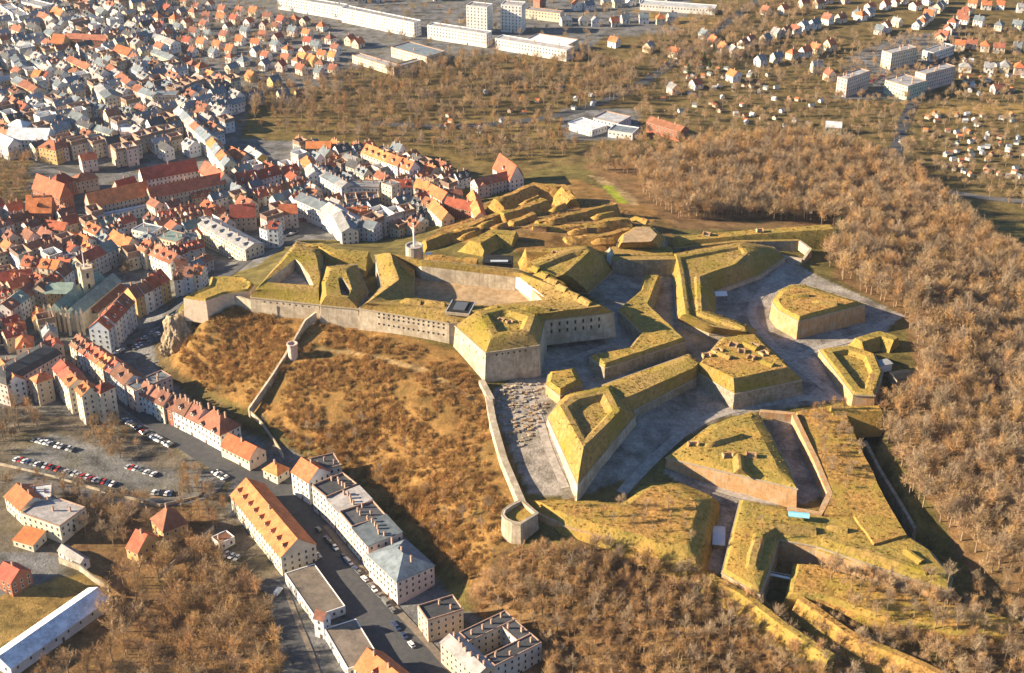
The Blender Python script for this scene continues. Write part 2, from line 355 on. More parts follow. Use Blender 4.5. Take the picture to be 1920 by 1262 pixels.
strip('pavement', [(536,1105),(556,1160),(580,1215),(600,1275)], 2.2, M_PAVE, .34, 'narrow path beside the curving lane', 'pavement')
strip('road', [(20,470),(40,420),(60,380),(90,330)], 9, M_ASPH, .2, 'asphalt road at the western edge of town')
strip('road', [(300,640),(330,570),(400,535),(470,480),(560,440)], 10, M_ASPH, .25, 'street at the foot of the fortress prow')
strip('road', [(700,230),(830,240),(980,230),(1100,205),(1190,165),(1230,140),(1300,90),(1340,60),(1420,0)], 11, M_ASPH, .2, 'long road running past the park to the far suburbs')
strip('road', [(1675,300),(1695,225),(1730,165),(1790,60),(1830,0)], 10, M_ASPH, .2, 'straight road beside the slab apartment blocks')
strip('road', [(1780,360),(1850,372),(1930,380)], 9, M_ASPHL, .2, 'pale road at the wood edge')
strip('road', [(0,280),(60,295),(150,330),(280,300)], 8, M_ASPH, .2, 'street before the white hall')
strip('road', [(380,255),(420,320),(430,385)], 9, M_ASPH, .2, 'narrow dark lane beside the red roofed college')
strip('road', [(300,75),(420,110),(540,140),(640,165)], 9, M_ASPHL, .2, 'pale street along the suburb houses')
strip('road', [(30,895),(110,915),(210,935),(300,945),(390,930),(420,890)], 7, M_ASPHL, .2, 'drive around the car park')
strip('track', [(1165,925),(1235,850),(1300,795),(1380,765),(1500,745),(1590,745)], 5, mat('worn_track', (.42,.38,.34), (.27,.24,.21), .4, .95, .08, 2), .12, 'pale worn track along the moat floor', 'path')
strip('track', [(1480,490),(1430,545),(1400,590),(1450,650),(1510,700),(1570,745)], 5, MATS['worn_track'], .14, 'worn track past the steep brick ravelin', 'path')
strip('track', [(1690,590),(1620,630),(1530,655),(1470,680)], 5, MATS['worn_track'], .16, 'worn track to the hut yard', 'path')
strip('track', [(1150,590),(1160,640),(1110,660),(1040,680)], 4, MATS['worn_track'], .14, 'worn track below the shaded keep wall', 'path')
strip('track', [(985,720),(1010,780),(1030,850),(1060,915)], 4, MATS['worn_track'], .14, 'pale track beside the rubble', 'path')
strip('track', [(1310,905),(1400,935),(1480,945)], 3.5, MATS['worn_track'], .14, 'narrow track before the orange brick front', 'path')
strip('square', [(505,425),(560,428),(600,432)], 22, M_ASPHL, .24, 'pale paved square below the white hotel', 'square', 0)
# ------------------------------------------------------------------ fortress works
def offset_poly(pts, d):      # pts CCW (x,y); d > 0 goes inward
    n = len(pts); out = []
    for i in range(n):
        p0 = Vector(pts[i-1][:2]); p1 = Vector(pts[i][:2]); p2 = Vector(pts[(i+1) % n][:2])
        a = (p1 - p0); b2 = (p2 - p1)
        if a.length < 1e-4: a = b2
        if b2.length < 1e-4: b2 = a
        a.normalize(); b2.normalize()
        n1 = Vector((-a.y, a.x)); n2 = Vector((-b2.y, b2.x)); m = n1 + n2
        if m.length < .2: m = n1
        m.normalize(); k = d / max(.45, m.dot(n1))
        out.append(p1 + m * k)
    return out
def area(pts): return .5 * sum(pts[i-1][0] * pts[i][1] - pts[i][0] * pts[i-1][1] for i in range(len(pts)))
def jit(v, amp, fr=.13):
    q = Vector((v.x * fr, v.y * fr, v.z * fr)); w = noise.noise_vector(q) + .5 * noise.noise_vector(q * 2.7)
    return Vector((v.x + w.x * amp, v.y + w.y * amp, v.z + w.z * amp * .9))
GRASSY = None
def work(name, label, cat, base, rings, cap, step=4.0, amp=.30, group=None):
    """a rampart body: base=(spread, height); rings=[(pixels or inset, height, material, part)...] outside to inside; cap=(material, part)"""
    W3 = []; rev = None
    for pts, h, m_, pn in rings:
        if isinstance(pts, (int, float)):
            prev = W3[-1]; ring = [Vector((q.x, q.y, h)) for q in offset_poly([(p.x, p.y) for p in prev], pts)]
        elif pts == 'down':
            ring = [Vector((p.x, p.y, h)) for p in W3[-1]]
        else:
            ring = [P(p[0], p[1], p[2] if len(p) > 2 else h) for p in pts]
            if rev is None: rev = area([(p.x, p.y) for p in ring]) < 0
            if rev: ring = ring[::-1]
        W3.append(ring)
    b0 = [Vector((q.x, q.y, base[1])) for q in offset_poly([(p.x, p.y) for p in W3[0]], -base[0])]
    W3 = [b0] + W3; n = len(b0)
    ks = [max(1, int(max((r[(i+1) % n] - r[i]).length for r in W3[1:2]) / step)) for i in range(n)]
    FR = []
    for ri, r in enumerate(W3):
        o = []
        for i in range(n):
            a, b2 = r[i], r[(i+1) % n]
            for k in range(ks[i]): o.append(a.lerp(b2, k / ks[i]))
        hard = lambda j: 0 <= j < len(rings) and rings[j][2] in (M_STONE, M_STONED, M_BRICK)
        if not hard(ri - 1) and not hard(ri) and ri > 0: o = [jit(v, amp) for v in o]
        elif ri == 0 and not hard(0): o = [jit(v, amp) for v in o]
        FR.append(o)
    c = sum((p for p in W3[1]), Vector()) / n; org = Vector((c.x, c.y, base[1]))
    root = thing(name, label, cat, org, 0, group)
    for i, (pts, h, m_, pn) in enumerate(rings):
        A, B = FR[i], FR[i+1]; k = len(A); mb = MB()
        soft = m_ not in (M_STONE, M_STONED, M_BRICK)
        bul = lambda t, k: [jit(a.lerp(b2, t) + Vector((0, 0, abs(b2.z - a.z) * k)), amp * .8) for a, b2 in zip(A, B)]
        lay = ([A, bul(.3, .06), bul(.62, .10), bul(.86, .075), B] if i == 1 or (i == 0) else [A, bul(.5, .0), B]) if soft else [A, B]
        mb.v = [tuple(p - org) for l in lay for p in l]
        for li in range(len(lay) - 1):
            for j in range(k):
                j2 = (j + 1) % k; mb.f.append((li*k + j, li*k + j2, (li+1)*k + j2, (li+1)*k + j)); mb.m.append(0)
        ob = mb.build(pn, m_, root)
        if soft: ob.data.polygons.foreach_set('use_smooth', [True] * len(ob.data.polygons)); ob.data.set_sharp_from_angle(angle=R(38))
    if rings[0][2] in (M_STONE, M_STONED, M_BRICK):
        base2 = [(p.x, p.y) for p in W3[1]]; o1 = offset_poly(base2, -.45); o0 = offset_poly(base2, .05); hs_ = [p.z for p in W3[1]]; nn = len(o1); cb = MB()
        for i in range(nn):
            j = (i + 1) % nn
            A0, A1 = Vector((o1[i].x, o1[i].y, hs_[i] - .5)), Vector((o1[j].x, o1[j].y, hs_[j] - .5)); B0, B1 = A0 + Vector((0,0,.6)), A1 + Vector((0,0,.6)); C0, C1 = Vector((o0[i].x, o0[i].y, hs_[i] + .1)), Vector((o0[j].x, o0[j].y, hs_[j] + .1))
            cb.face([A0 - org, A1 - org, B1 - org, B0 - org]); cb.face([B0 - org, B1 - org, C1 - org, C0 - org]); D0, D1 = Vector((o0[i].x, o0[i].y, A0.z)), Vector((o0[j].x, o0[j].y, A1.z)); cb.face([D0 - org, D1 - org, A1 - org, A0 - org])
        cb.build('coping', M_COPE, root)
    if cap:
        top = FR[-1]; bm = bmesh.new(); vv = [bm.verts.new(p - org) for p in top]; f = bm.faces.new(vv)
        bm.normal_update()
        if f.normal.z < 0: f.normal_flip()
        bmesh.ops.triangulate(bm, faces=[f])
        if cap[0] not in (M_STONE, M_COBB):
            for _ in range(2):
                es = [e for e in bm.edges if e.calc_length() > 5]
                if es: bmesh.ops.subdivide_edges(bm, edges=es, cuts=1)
                bmesh.ops.triangulate(bm, faces=bm.faces[:])
            for v in bm.verts:
                if not v.is_boundary: v.co = jit(v.co + org, amp * 1.1, .09) - org
        me = bpy.data.meshes.new(cap[1]); bm.to_mesh(me); bm.free(); me.materials.append(cap[0])
        link(cap[1], me, root)
    root['_org'] = tuple(org); return root
def ridge(name, label, px, h, wt, sl, sr, hb, matl=None, cat='rampart', amp=.35, group=None):
    pts = [P(p[0], p[1], p[2] if len(p) > 2 else h) for p in px]; pts = resample(pts, 3.0); m = MB(); n = len(pts)
    secs = []
    for i, p in enumerate(pts):
        d = (pts[min(i+1, n-1)] - pts[max(i-1, 0)]); d.z = 0; d.normalize(); s = Vector((-d.y, d.x, 0))
        prof = [(wt/2 + sl, hb), (wt/2 + sl*.45, hb + (p.z-hb)*.6), (wt/2, p.z), (-wt/2, p.z), (-wt/2 - sr*.45, hb + (p.z-hb)*.6), (-wt/2 - sr, hb)]
        secs.append([jit(Vector((p.x, p.y, 0)) + s * o + Vector((0, 0, z)), amp) for o, z in prof])
    for e, sg in ((0, -1), (n-1, 1)):
        d = (pts[min(e+1, n-1)] - pts[max(e-1, 0)]).normalized() * sg
        end = [Vector((v.x, v.y, hb)) + d * 3.5 for v in secs[e]]
        (secs.insert(0, end) if e == 0 else secs.append(end))
    org = Vector((pts[n//2].x, pts[n//2].y, hb)); K = 6
    m.v = [tuple(v - org) for s_ in secs for v in s_]
    for i in range(len(secs) - 1):
        for k in range(K - 1): m.f.append((i*K+k, i*K+k+1, (i+1)*K+k+1, (i+1)*K+k)); m.m.append(0)
    o = m.build(name, matl or M_GRASS, None, org); bmf(o); o.data.polygons.foreach_set('use_smooth', [True] * len(o.data.polygons)); o.data.set_sharp_from_angle(angle=R(40)); return tag(o, label, cat, group)
def bmf(o):
    bm = bmesh.new(); bm.from_mesh(o.data); bmesh.ops.recalc_face_normals(bm, faces=bm.faces[:]); bm.to_mesh(o.data); bm.free()
def stone_wall(label, px, thick, depth, matl=None, name='stone_wall', cat='wall', capm=None, group=None, step=4):
    """free wall: px=(x,y,top height); runs down depth metres"""
    pts = resample([P(*p) for p in px], step); n = len(pts); m = MB(); org = pts[n//2].copy(); org.z -= depth
    for i, p in enumerate(pts):
        d = (pts[min(i+1, n-1)] - pts[max(i-1, 0)]); d.z = 0; d.normalize(); s = Vector((-d.y, d.x, 0))
        for o_, z in ((thick*.62, p.z - depth), (thick/2, p.z), (-thick/2, p.z), (-thick*.62, p.z - depth)):
            m.v.append(tuple(Vector((p.x, p.y, z)) + s * o_ - org))
    for i in range(n - 1):
        for k in range(3): m.f.append((i*4+k, i*4+k+1, (i+1)*4+k+1, (i+1)*4+k)); m.m.append(1 if k == 1 and capm else 0)
    m.f += [(0,3,2,1), ((n-1)*4, (n-1)*4+1, (n-1)*4+2, (n-1)*4+3)]; m.m += [0, 0]
    o = m.build(name, [matl or M_STONE] + ([capm] if capm else []), None, org); bmf(o); return tag(o, label, cat, group)
def openings(root, a, b2, htop, hbase, spread, heights, n, w=.9, hh=1.1, name='embrasure', t0=.06, t1=.94, out=.10):
    A = P(*a, htop); B = P(*b2, htop); d = (B - A).normalized(); nrm = Vector((d.y, -d.x, 0))
    if nrm.y > 0: nrm = -nrm
    org = Vector(root['_org']); mb = MB(); mb.box(-w/2, w/2, -.3, out, -hh/2, hh/2); me = mb.data(name, M_DARKM)  # dark boxes on the wall face; recess shade is in their colour
    for h in heights:
        for i in range(n):
            t = t0 + (t1 - t0) * i / max(1, n - 1)
            p = A.lerp(B, t) + nrm * spread * (htop - h) / (htop - hbase); p.z = h
            link(name, me, root, p - org, math.atan2(nrm.y, nrm.x) - math.pi/2)
ST_, GR_ = M_STONE, M_GRASS
# --- keep (inner ring) with its court
keep = work('keep_rampart', 'ring of grass topped casemates around the sunken inner court', 'rampart', (1.2, 31), [
  ([(674,578),(842,606),(1015,601),(1150,586),(1072,548),(972,505),(790,487),(704,478),(716,538)], 45.5, ST_, 'wall'),
  ([(688,568),(846,581),(1012,588),(1128,574),(1058,544),(976,512),(790,489),(732,474),(748,524)], 50.5, GR_, 'grass_slope'),
  ([(776,558,44.5),(847,568),(913,573),(1016,562),(1000,545),(973,521),(790,499),(778,503,43),(776,528,43)], 47.0, GR_, 'inner_bank'),
  ('down', 38.6, ST_, 'court_wall')], (M_BARE, 'court_floor'), step=6)
openings(keep, (674,578), (842,606), 45.5, 31, 1.2, (44.2, 42.2, 38.4), 14, .9, 1.0, t0=.22)
openings(keep, (1015,601), (1150,586), 45.5, 31, 1.2, (42.6, 38.6), 7, 1.0, 2.0, t0=.14, t1=.8)
stone_wall('white plastered wall along the sunny side of the inner court', [(970,519,47.4),(1022,556,47.4)], 1.6, 6.5, M_WHITE, name='court_wall')
stone_wall('pale wall closing the back of the inner court', [(792,496,47.6),(880,505,47.6),(968,517,47.6)], 1.2, 7.5, mat('pale_stone', (.60,.52,.42), (.46,.39,.31), .5, .9), name='court_wall')
# --- south bastion of the keep
sb = work('bastion', 'tall pointed stone bastion with bright left face below the keep', 'bastion', (1.6, 27), [
  ([(854,611),(911,661),(1010,647),(1022,598),(945,577)], 46, ST_, 'wall'),
  ([(897,583),(923,629),(992,621),(1003,590),(950,573)], 51.5, GR_, 'grass_slope'),
  (3.5, 51.3, GR_, 'parapet'), (2.6, 48.8, M_GREEN, 'inner_bank')], (M_GREEN, 'terreplein'))
openings(sb, (911,661), (1010,647), 46, 27, 1.6, (44.0,), 6, .8, 1.0, t0=.2, t1=.75)
openings(sb, (854,611), (911,661), 46, 27, 1.6, (42.0,), 5, .7, .8)
# --- west block
work('bastion', 'rounded grass topped block with a small dark yard beside the keep', 'bastion', (1.0, 32), [
  ([(601,572),(671,579),(690,548),(668,496),(610,499),(597,533)], 44.5, ST_, 'wall'),
  ([(612,554),(652,558),(660,542),(648,508),(622,506),(611,530)], 51, GR_, 'grass_slope'),
  ([(640,553),(656,555),(656,540),(642,520),(634,521),(636,536)], 50.6, GR_, 'crest'), ('down', 44, M_STONED, 'yard_wall')], (M_COBB, 'yard_floor'))
# --- triangular casemate
tri = work('rampart', 'triangular grass rampart around a dark three-cornered court', 'rampart', (.8, 30), [
  ([(470,557),(598,571),(606,530),(604,462),(556,453)], 43.5, ST_, 'wall'),
  ([(480,543),(597,541),(600,520),(592,475),(554,464)], 48.5, GR_, 'grass_slope'),
  ([(500,529),(588,535),(580,516),(562,492),(553,485)], 48, GR_, 'crest'), ('down', 41, ST_, 'court_wall')], (M_COBB, 'court_floor'))
openings(tri, (470,557), (598,571), 43.5, 30, .8, (41.6,), 8, .7, .8, t0=.2, t1=.85)
ridge('rampart', 'green grass bank behind the triangular court', [(556,462),(600,458),(625,470),(690,474)], 46.5, 5, 8, 6, 34, M_GREEN)
# --- prow
work('bastion', 'sharp stone prow bastion standing on the bare cliff', 'bastion', (.6, 29), [
  ([(344,559),(386,565),(420,552),(468,546),(478,533),(458,521),(412,519),(395,520),(391,536),(356,551)], 42.5, mat('pale_ashlar', (.62,.50,.38), (.50,.39,.29), .5, .9, .05, 2), 'wall'),
  (1.4, 43.5, M_GREEN, 'grass_edge'), (2.0, 42.6, M_GREEN, 'inner_bank')], (M_GREEN, 'terreplein'))
stone_wall('low parapet wall from the prow to the triangular rampart', [(440,553,41),(478,566,40.5),(520,573,40)], 1.6, 8)
# --- upper mounds
for lab, px, h, wt, sl, sr, hb, mm_ in [
  ('crooked grass bank above the red gabled house', [(930,374,30),(1002,345,30),(1056,346,30),(1074,374,31)], 30, 4, 6, 9, 20, GR_),
  ('long low bank on the crown of the upper works', [(1008,414),(1080,398),(1154,381)], 36, 3, 4, 5, 29, GR_),
  ('bank climbing from the town side to the upper works', [(858,430),(917,405),(957,393)], 35, 4, 7, 6, 25, GR_),
  ('narrow bank running out from the round stone drum', [(795,451),(858,432),(900,425)], 36, 2.5, 5, 5, 28, GR_),
  ('broad grass mound above the dark glazed roof', [(890,454),(925,434),(965,438)], 42, 7, 9, 7, 32, M_GREEN),
  ('winding bank on the eastern upper works', [(1000,423),(1050,425),(1109,418),(1180,408)], 37, 4, 5, 6, 30, GR_),
  ('outer bank near the ruined wall', [(1060,446),(1130,440),(1180,428)], 37, 4, 6, 6, 30, GR_),
  ('earth bank behind the north-east bastion', [(985,470),(1040,468),(1110,468)], 46, 5, 6, 6, 35, GR_),
  ('bank along the back of the inner court', [(800,480),(850,484),(895,486)], 45, 4, 5, 5, 36, GR_),
  ('bare earth spur in the middle of the upper works', [(940,400),(990,385),(1020,372)], 36, 5, 6, 8, 26, M_DRY),
  ('small grass spur left of the earth mound', [(960,415),(1000,400)], 36, 4, 5, 5, 28, M_DRY)]:
    ridge('rampart', lab, px, h, wt, sl, sr, hb, M_DRY if mm_ is GR_ else mm_, amp=1.1)
work('bastion', 'worn grass mound with a ruined stone shoulder on the upper works', 'bastion', (2.5, 29), [
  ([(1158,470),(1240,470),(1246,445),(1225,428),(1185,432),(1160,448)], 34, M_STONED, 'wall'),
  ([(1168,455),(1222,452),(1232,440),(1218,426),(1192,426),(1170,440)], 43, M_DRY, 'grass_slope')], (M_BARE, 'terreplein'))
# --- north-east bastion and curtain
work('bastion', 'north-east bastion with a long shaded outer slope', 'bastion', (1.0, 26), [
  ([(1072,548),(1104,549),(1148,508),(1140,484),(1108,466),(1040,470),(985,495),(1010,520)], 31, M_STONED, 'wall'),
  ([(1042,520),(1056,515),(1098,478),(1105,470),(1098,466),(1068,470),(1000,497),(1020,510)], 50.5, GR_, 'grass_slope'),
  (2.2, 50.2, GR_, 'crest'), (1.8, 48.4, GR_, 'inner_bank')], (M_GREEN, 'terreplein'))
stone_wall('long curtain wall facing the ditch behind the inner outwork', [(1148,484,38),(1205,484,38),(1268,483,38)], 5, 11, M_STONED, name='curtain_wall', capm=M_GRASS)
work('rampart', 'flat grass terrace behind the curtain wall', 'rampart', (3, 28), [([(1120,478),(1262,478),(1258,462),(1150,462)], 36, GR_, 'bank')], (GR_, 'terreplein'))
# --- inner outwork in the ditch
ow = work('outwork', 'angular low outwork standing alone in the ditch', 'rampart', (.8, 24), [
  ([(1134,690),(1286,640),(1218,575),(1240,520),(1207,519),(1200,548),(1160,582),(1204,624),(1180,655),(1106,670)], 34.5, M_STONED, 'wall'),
  (1.5, 36.5, M_GREEN, 'grass_slope'), (2.0, 36.3, M_GREEN, 'crest')], (M_GREEN, 'terreplein'), amp=.3)
# --- small redoubt
work('redoubt', 'small grass topped redoubt beside the rubble', 'bastion', (.6, 24), [
  ([(1024,722),(1050,742),(1092,720),(1078,690),(1030,697)], 33, M_BRICK, 'wall'),
  ([(1032,716),(1050,728),(1080,712),(1072,694),(1036,700)], 36, M_GREEN, 'grass_slope')], (M_GREEN, 'terreplein'), amp=.3)
# --- south head bastion and its curtain
work('bastion', 'big arrow shaped grass bastion with a sunken square top', 'bastion', (1.5, 20), [
  ([(1083,908),(1027,782),(1058,742),(1150,722),(1191,778)], 31, ST_, 'wall'),
  ([(1094,838),(1050,760),(1076,742),(1140,728),(1162,770)], 41.5, GR_, 'grass_slope'),
  (3.2, 41.2, GR_, 'parapet'), (2.6, 38.6, GR_, 'inner_bank')], (GR_, 'terreplein'))
work('rampart', 'long grass curtain between the arrow bastion and the ruined bastion', 'rampart', (.8, 22), [
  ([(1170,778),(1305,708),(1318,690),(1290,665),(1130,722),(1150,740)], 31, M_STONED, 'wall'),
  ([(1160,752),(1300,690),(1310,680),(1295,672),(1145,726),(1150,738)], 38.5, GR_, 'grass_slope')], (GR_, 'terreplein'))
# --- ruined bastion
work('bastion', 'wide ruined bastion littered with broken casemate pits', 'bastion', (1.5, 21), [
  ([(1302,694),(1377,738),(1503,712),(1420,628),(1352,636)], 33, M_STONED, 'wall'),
  ([(1316,680),(1376,709),(1476,688),(1412,626),(1360,634)], 39.5, GR_, 'grass_slope')], (M_DRY, 'terreplein'))
stone_wall('sunlit stone coping on the left face of the ruined bastion', [(1304,686,34.5),(1376,730,34.5)], .8, 3)
# --- north-east work around the yard with the white tent
work('bastion', 'hook shaped grass rampart enclosing the white tent yard', 'bastion', (.8, 23), [
  ([(1262,508),(1270,600),(1330,625),(1412,632),(1420,620),(1342,588),(1342,545),(1425,515),(1472,482),(1450,464),(1395,454),(1258,476)], 29.5, ST_, 'wall'),
  ([(1275,508),(1286,590),(1335,612),(1398,622),(1396,612),(1316,584),(1312,518),(1380,494),(1402,474),(1398,464),(1385,459),(1268,480)], 40, GR_, 'grass_slope'),
  (2.0, 39.7, GR_, 'crest'), (1.2, 38.4, GR_, 'inner_bank')], (GR_, 'terreplein'))
ridge('rampart', 'long straight grass bank in front of the eastern wood', [(1268,448),(1400,436),(1560,425)], 33, 7, 6, 6, 22, M_GREEN)
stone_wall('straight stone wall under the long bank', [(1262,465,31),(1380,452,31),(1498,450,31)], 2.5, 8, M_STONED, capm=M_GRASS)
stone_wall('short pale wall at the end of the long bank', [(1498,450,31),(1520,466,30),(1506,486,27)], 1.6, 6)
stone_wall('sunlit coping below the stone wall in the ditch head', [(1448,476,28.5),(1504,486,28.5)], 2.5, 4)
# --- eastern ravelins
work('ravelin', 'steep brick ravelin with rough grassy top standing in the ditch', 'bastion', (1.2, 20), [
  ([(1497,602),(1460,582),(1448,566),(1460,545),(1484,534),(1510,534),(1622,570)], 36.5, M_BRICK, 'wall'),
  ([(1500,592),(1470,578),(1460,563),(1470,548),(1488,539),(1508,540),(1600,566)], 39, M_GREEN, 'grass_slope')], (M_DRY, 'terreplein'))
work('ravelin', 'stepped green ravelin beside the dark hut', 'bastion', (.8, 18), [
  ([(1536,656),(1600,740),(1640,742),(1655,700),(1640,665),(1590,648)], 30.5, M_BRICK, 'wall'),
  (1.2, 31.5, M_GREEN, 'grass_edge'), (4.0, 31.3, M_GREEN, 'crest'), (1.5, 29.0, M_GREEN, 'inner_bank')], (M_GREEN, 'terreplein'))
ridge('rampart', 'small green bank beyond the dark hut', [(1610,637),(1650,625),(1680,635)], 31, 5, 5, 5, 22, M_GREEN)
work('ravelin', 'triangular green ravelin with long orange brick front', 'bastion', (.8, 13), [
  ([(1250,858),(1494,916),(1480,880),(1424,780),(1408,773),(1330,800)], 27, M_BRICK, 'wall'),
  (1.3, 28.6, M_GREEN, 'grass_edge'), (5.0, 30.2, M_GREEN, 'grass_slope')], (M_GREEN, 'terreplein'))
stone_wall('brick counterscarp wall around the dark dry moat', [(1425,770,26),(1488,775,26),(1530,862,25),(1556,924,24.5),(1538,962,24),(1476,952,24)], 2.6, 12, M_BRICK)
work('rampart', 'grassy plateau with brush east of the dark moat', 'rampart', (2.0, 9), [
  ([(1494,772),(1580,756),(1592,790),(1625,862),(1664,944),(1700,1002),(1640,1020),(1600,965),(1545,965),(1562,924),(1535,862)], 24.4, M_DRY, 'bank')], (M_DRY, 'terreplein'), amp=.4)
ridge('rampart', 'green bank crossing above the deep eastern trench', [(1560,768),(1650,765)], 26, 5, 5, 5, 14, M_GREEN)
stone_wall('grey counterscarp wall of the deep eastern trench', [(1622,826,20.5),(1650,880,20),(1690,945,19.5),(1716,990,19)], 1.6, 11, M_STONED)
# --- lower horn works
work('rampart', 'sloping grass glacis with a green crest below the arrow bastion', 'rampart', (6.0, 11), [
  ([(990,938),(1082,936),(1166,945),(1216,905),(1276,905),(1336,930),(1304,1052),(1250,1040),(1190,1020),(1060,985)], 22.5, M_GREEN, 'bank'),
  ([(1020,945),(1090,945),(1176,948),(1222,912),(1270,912),(1310,945),(1284,1020),(1240,1016),(1190,1000),(1070,968)], 25, M_GREEN, 'grass_slope')], (M_DRY, 'terreplein'), amp=.5)
work('rampart', 'lower grass platform between the tent moat and the trench', 'rampart', (1.0, 5), [
  ([(1388,938),(1470,958),(1540,970),(1600,960),(1640,1015),(1700,1005),(1745,1035),(1785,1085),(1780,1110),(1690,1078),(1607,1050),(1530,1024),(1460,1011),(1442,1068),(1424,1114),(1354,1074)], 21.5, M_BRICK, 'wall'),
  (1.4, 23, M_GREEN, 'grass_edge'), (3.0, 23.4, M_GREEN, 'grass_slope')], (M_GREEN, 'terreplein'))
work('rampart', 'long outer grass bank south of the black trench', 'rampart', (1.2, 3), [
  ([(1488,1056),(1530,1058),(1604,1082),(1690,1107),(1778,1132),(1920,1165),(1990,1195),(1800,1192),(1640,1162),(1540,1125),(1472,1122)], 18.0, M_DRY, 'bank'),
  (2.5, 19.5, M_GREEN, 'grass_slope')], (M_DRY, 'terreplein'), amp=.5)
ridge('rampart', 'low lit earth bank above the inner edge of the black trench', [(1545,1006,25),(1640,1036,25),(1740,1070,24.5)], 24.5, 2.5, 3, 3, 20, GR_)
ridge('rampart', 'hooked grass bank at the head of the trench', [(1410,1060,25),(1424,1000,25.5),(1450,985,25.5),(1530,990,25)], 25, 3, 4, 4, 20, GR_)
ridge('rampart', 'mossy rubble bank above the lower wood', [(1330,1078),(1400,1115),(1470,1170),(1560,1230)], 20, 3, 5, 6, 8, M_GREEN)
ridge('rampart', 'low grass bank at the lower edge of the works', [(1500,1120),(1600,1190),(1720,1240),(1850,1300)], 19, 3, 5, 6, 8, M_DRY)
# --- stone round tower and walls on the slope
work('stone_tower', 'half round pale stone tower at the corner of the slope wall', 'tower', (1.0, 10), [
  ([(978,936),(958,946),(944,956),(941,965),(948,973),(960,979),(976,982),(1008,962)], 27.5, M_STONE, 'wall'),
  (1.0, 27.6, M_STONE, 'coping'), (.15, 25.8, M_STONE, 'inner_wall')], (M_DRY, 'floor'), step=3, amp=.1)
stone_wall('stone wall running downhill from the round tower', [(985,950,23),(1060,985,22.5),(1180,1020,22),(1310,1068,20)], 1.4, 5, M_BRICK)
stone_wall('broad sunlit wall between the slope and the rubble ditch', [(916,742,30.5),(925,790,30),(945,860,28),(980,942,25.5)], 3.2, 9)
stone_wall('short stone ramp wall below the tall bastion', [(903,712,32),(922,748,30.5)], 3.0, 9)
stone_wall('curving stone wall dropping from the keep to the town', [(592,585,40),(572,600,37),(556,628,33),(548,642,31),(530,672,27),(508,706,22),(480,746,15),(466,766,11)], 1.1, 5)
stone_wall('thin path wall at the foot of the dropping wall', [(466,766,10),(490,790,8),(515,825,6),(530,850,5)], .6, 2.5)
tw = P(548, 648, 33); c = MB(); K = 14
for r0, z0, r1, z1, mi in ((2.6,-9,2.6,0,0),(2.6,0,3.0,.5,0),(3.0,.5,3.0,1.4,0),(3.0,1.4,2.3,1.4,0),(2.3,1.4,2.3,.3,0)):
    for k in range(K):
        a, b2 = 2*math.pi*k/K, 2*math.pi*(k+1)/K
        c.face([(r0*math.cos(a), r0*math.sin(a), z0), (r0*math.cos(b2), r0*math.sin(b2), z0), (r1*math.cos(b2), r1*math.sin(b2), z1), (r1*math.cos(a), r1*math.sin(a), z1)])
c.face([(2.3*math.cos(2*math.pi*k/K), 2.3*math.sin(2*math.pi*k/K), .3) for k in range(K)])
tag(c.build('wall_turret', mat('pink_stone', (.62,.48,.40), (.5,.38,.31), .6, .9), None, tw), 'small round pale turret on the dropping stone wall', 'turret')
# --- round drum with mast
dr = P(777, 474, 42); root = thing('signal_drum', 'squat round stone drum with a tall white mast', 'monument', dr)
c = MB(); K = 20
for r0, z0, r1, z1 in ((5.4,-10,5.0,4.2),(5.0,4.2,5.3,4.4),(5.3,4.4,5.3,5.0),(5.3,5.0,4.4,5.0),(4.4,5.0,4.4,4.3)):
    for k in range(K):
        a, b2 = 2*math.pi*k/K, 2*math.pi*(k+1)/K
        c.face([(r0*math.cos(a), r0*math.sin(a), z0), (r0*math.cos(b2), r0*math.sin(b2), z0), (r1*math.cos(b2), r1*math.sin(b2), z1), (r1*math.cos(a), r1*math.sin(a), z1)])
c.face([(4.4*math.cos(2*math.pi*k/K), 4.4*math.sin(2*math.pi*k/K), 4.3) for k in range(K)])
c.build('drum', mat('grey_stone', (.42,.38,.33), (.32,.29,.25), .5, .9, .08, 2), root)
c = MB()
for r0, z0, r1, z1 in ((.55,4.3,.5,12),(.5,12,.28,18),(.28,18,.05,19.5)):
    for k in range(8):
        a, b2 = 2*math.pi*k/8, 2*math.pi*(k+1)/8
        c.face([(r0*math.cos(a), r0*math.sin(a), z0), (r0*math.cos(b2), r0*math.sin(b2), z0), (r1*math.cos(b2), r1*math.sin(b2), z1), (r1*math.cos(a), r1*math.sin(a), z1)])
c.build('mast', M_WHITE, root)
# --- cliff under the prow
bm = bmesh.new(); bmesh.ops.create_icosphere(bm, subdivisions=5, radius=1)
cl = P(338, 628, 19)
for v in bm.verts:
    q = v.co.copy(); p = Vector((q.x * 8.8 * (1.2 - .25 * q.z), q.y * 9, q.z * 12.5))
    f = noise.fractal(Vector((p.x*.16+3, p.y*.16, p.z*.10)), 1.0, 2.1, 5) + .6 * abs(noise.noise(Vector((p.x*.35, p.y*.35, p.z*.06))))
    v.co = p + q.normalized() * f * 3.0
me = bpy.data.meshes.new('rock_outcrop'); bm.to_mesh(me); bm.free(); me.materials.append(M_ROCK)
tag(link('rock_outcrop', me, None, cl), 'pale bare rock cliff below the prow bastion', 'rock')
bm = bmesh.new(); bmesh.ops.create_icosphere(bm, subdivisions=4, radius=1)
for v in bm.verts:
    q = v.co.copy(); v.co = Vector((q.x*4.5, q.y*4, q.z*5)) * (1 + .55 * noise.fractal(q*1.7, 1, 2, 4))
me = bpy.data.meshes.new('rock_outcrop'); bm.to_mesh(me); bm.free(); me.materials.append(M_ROCK)
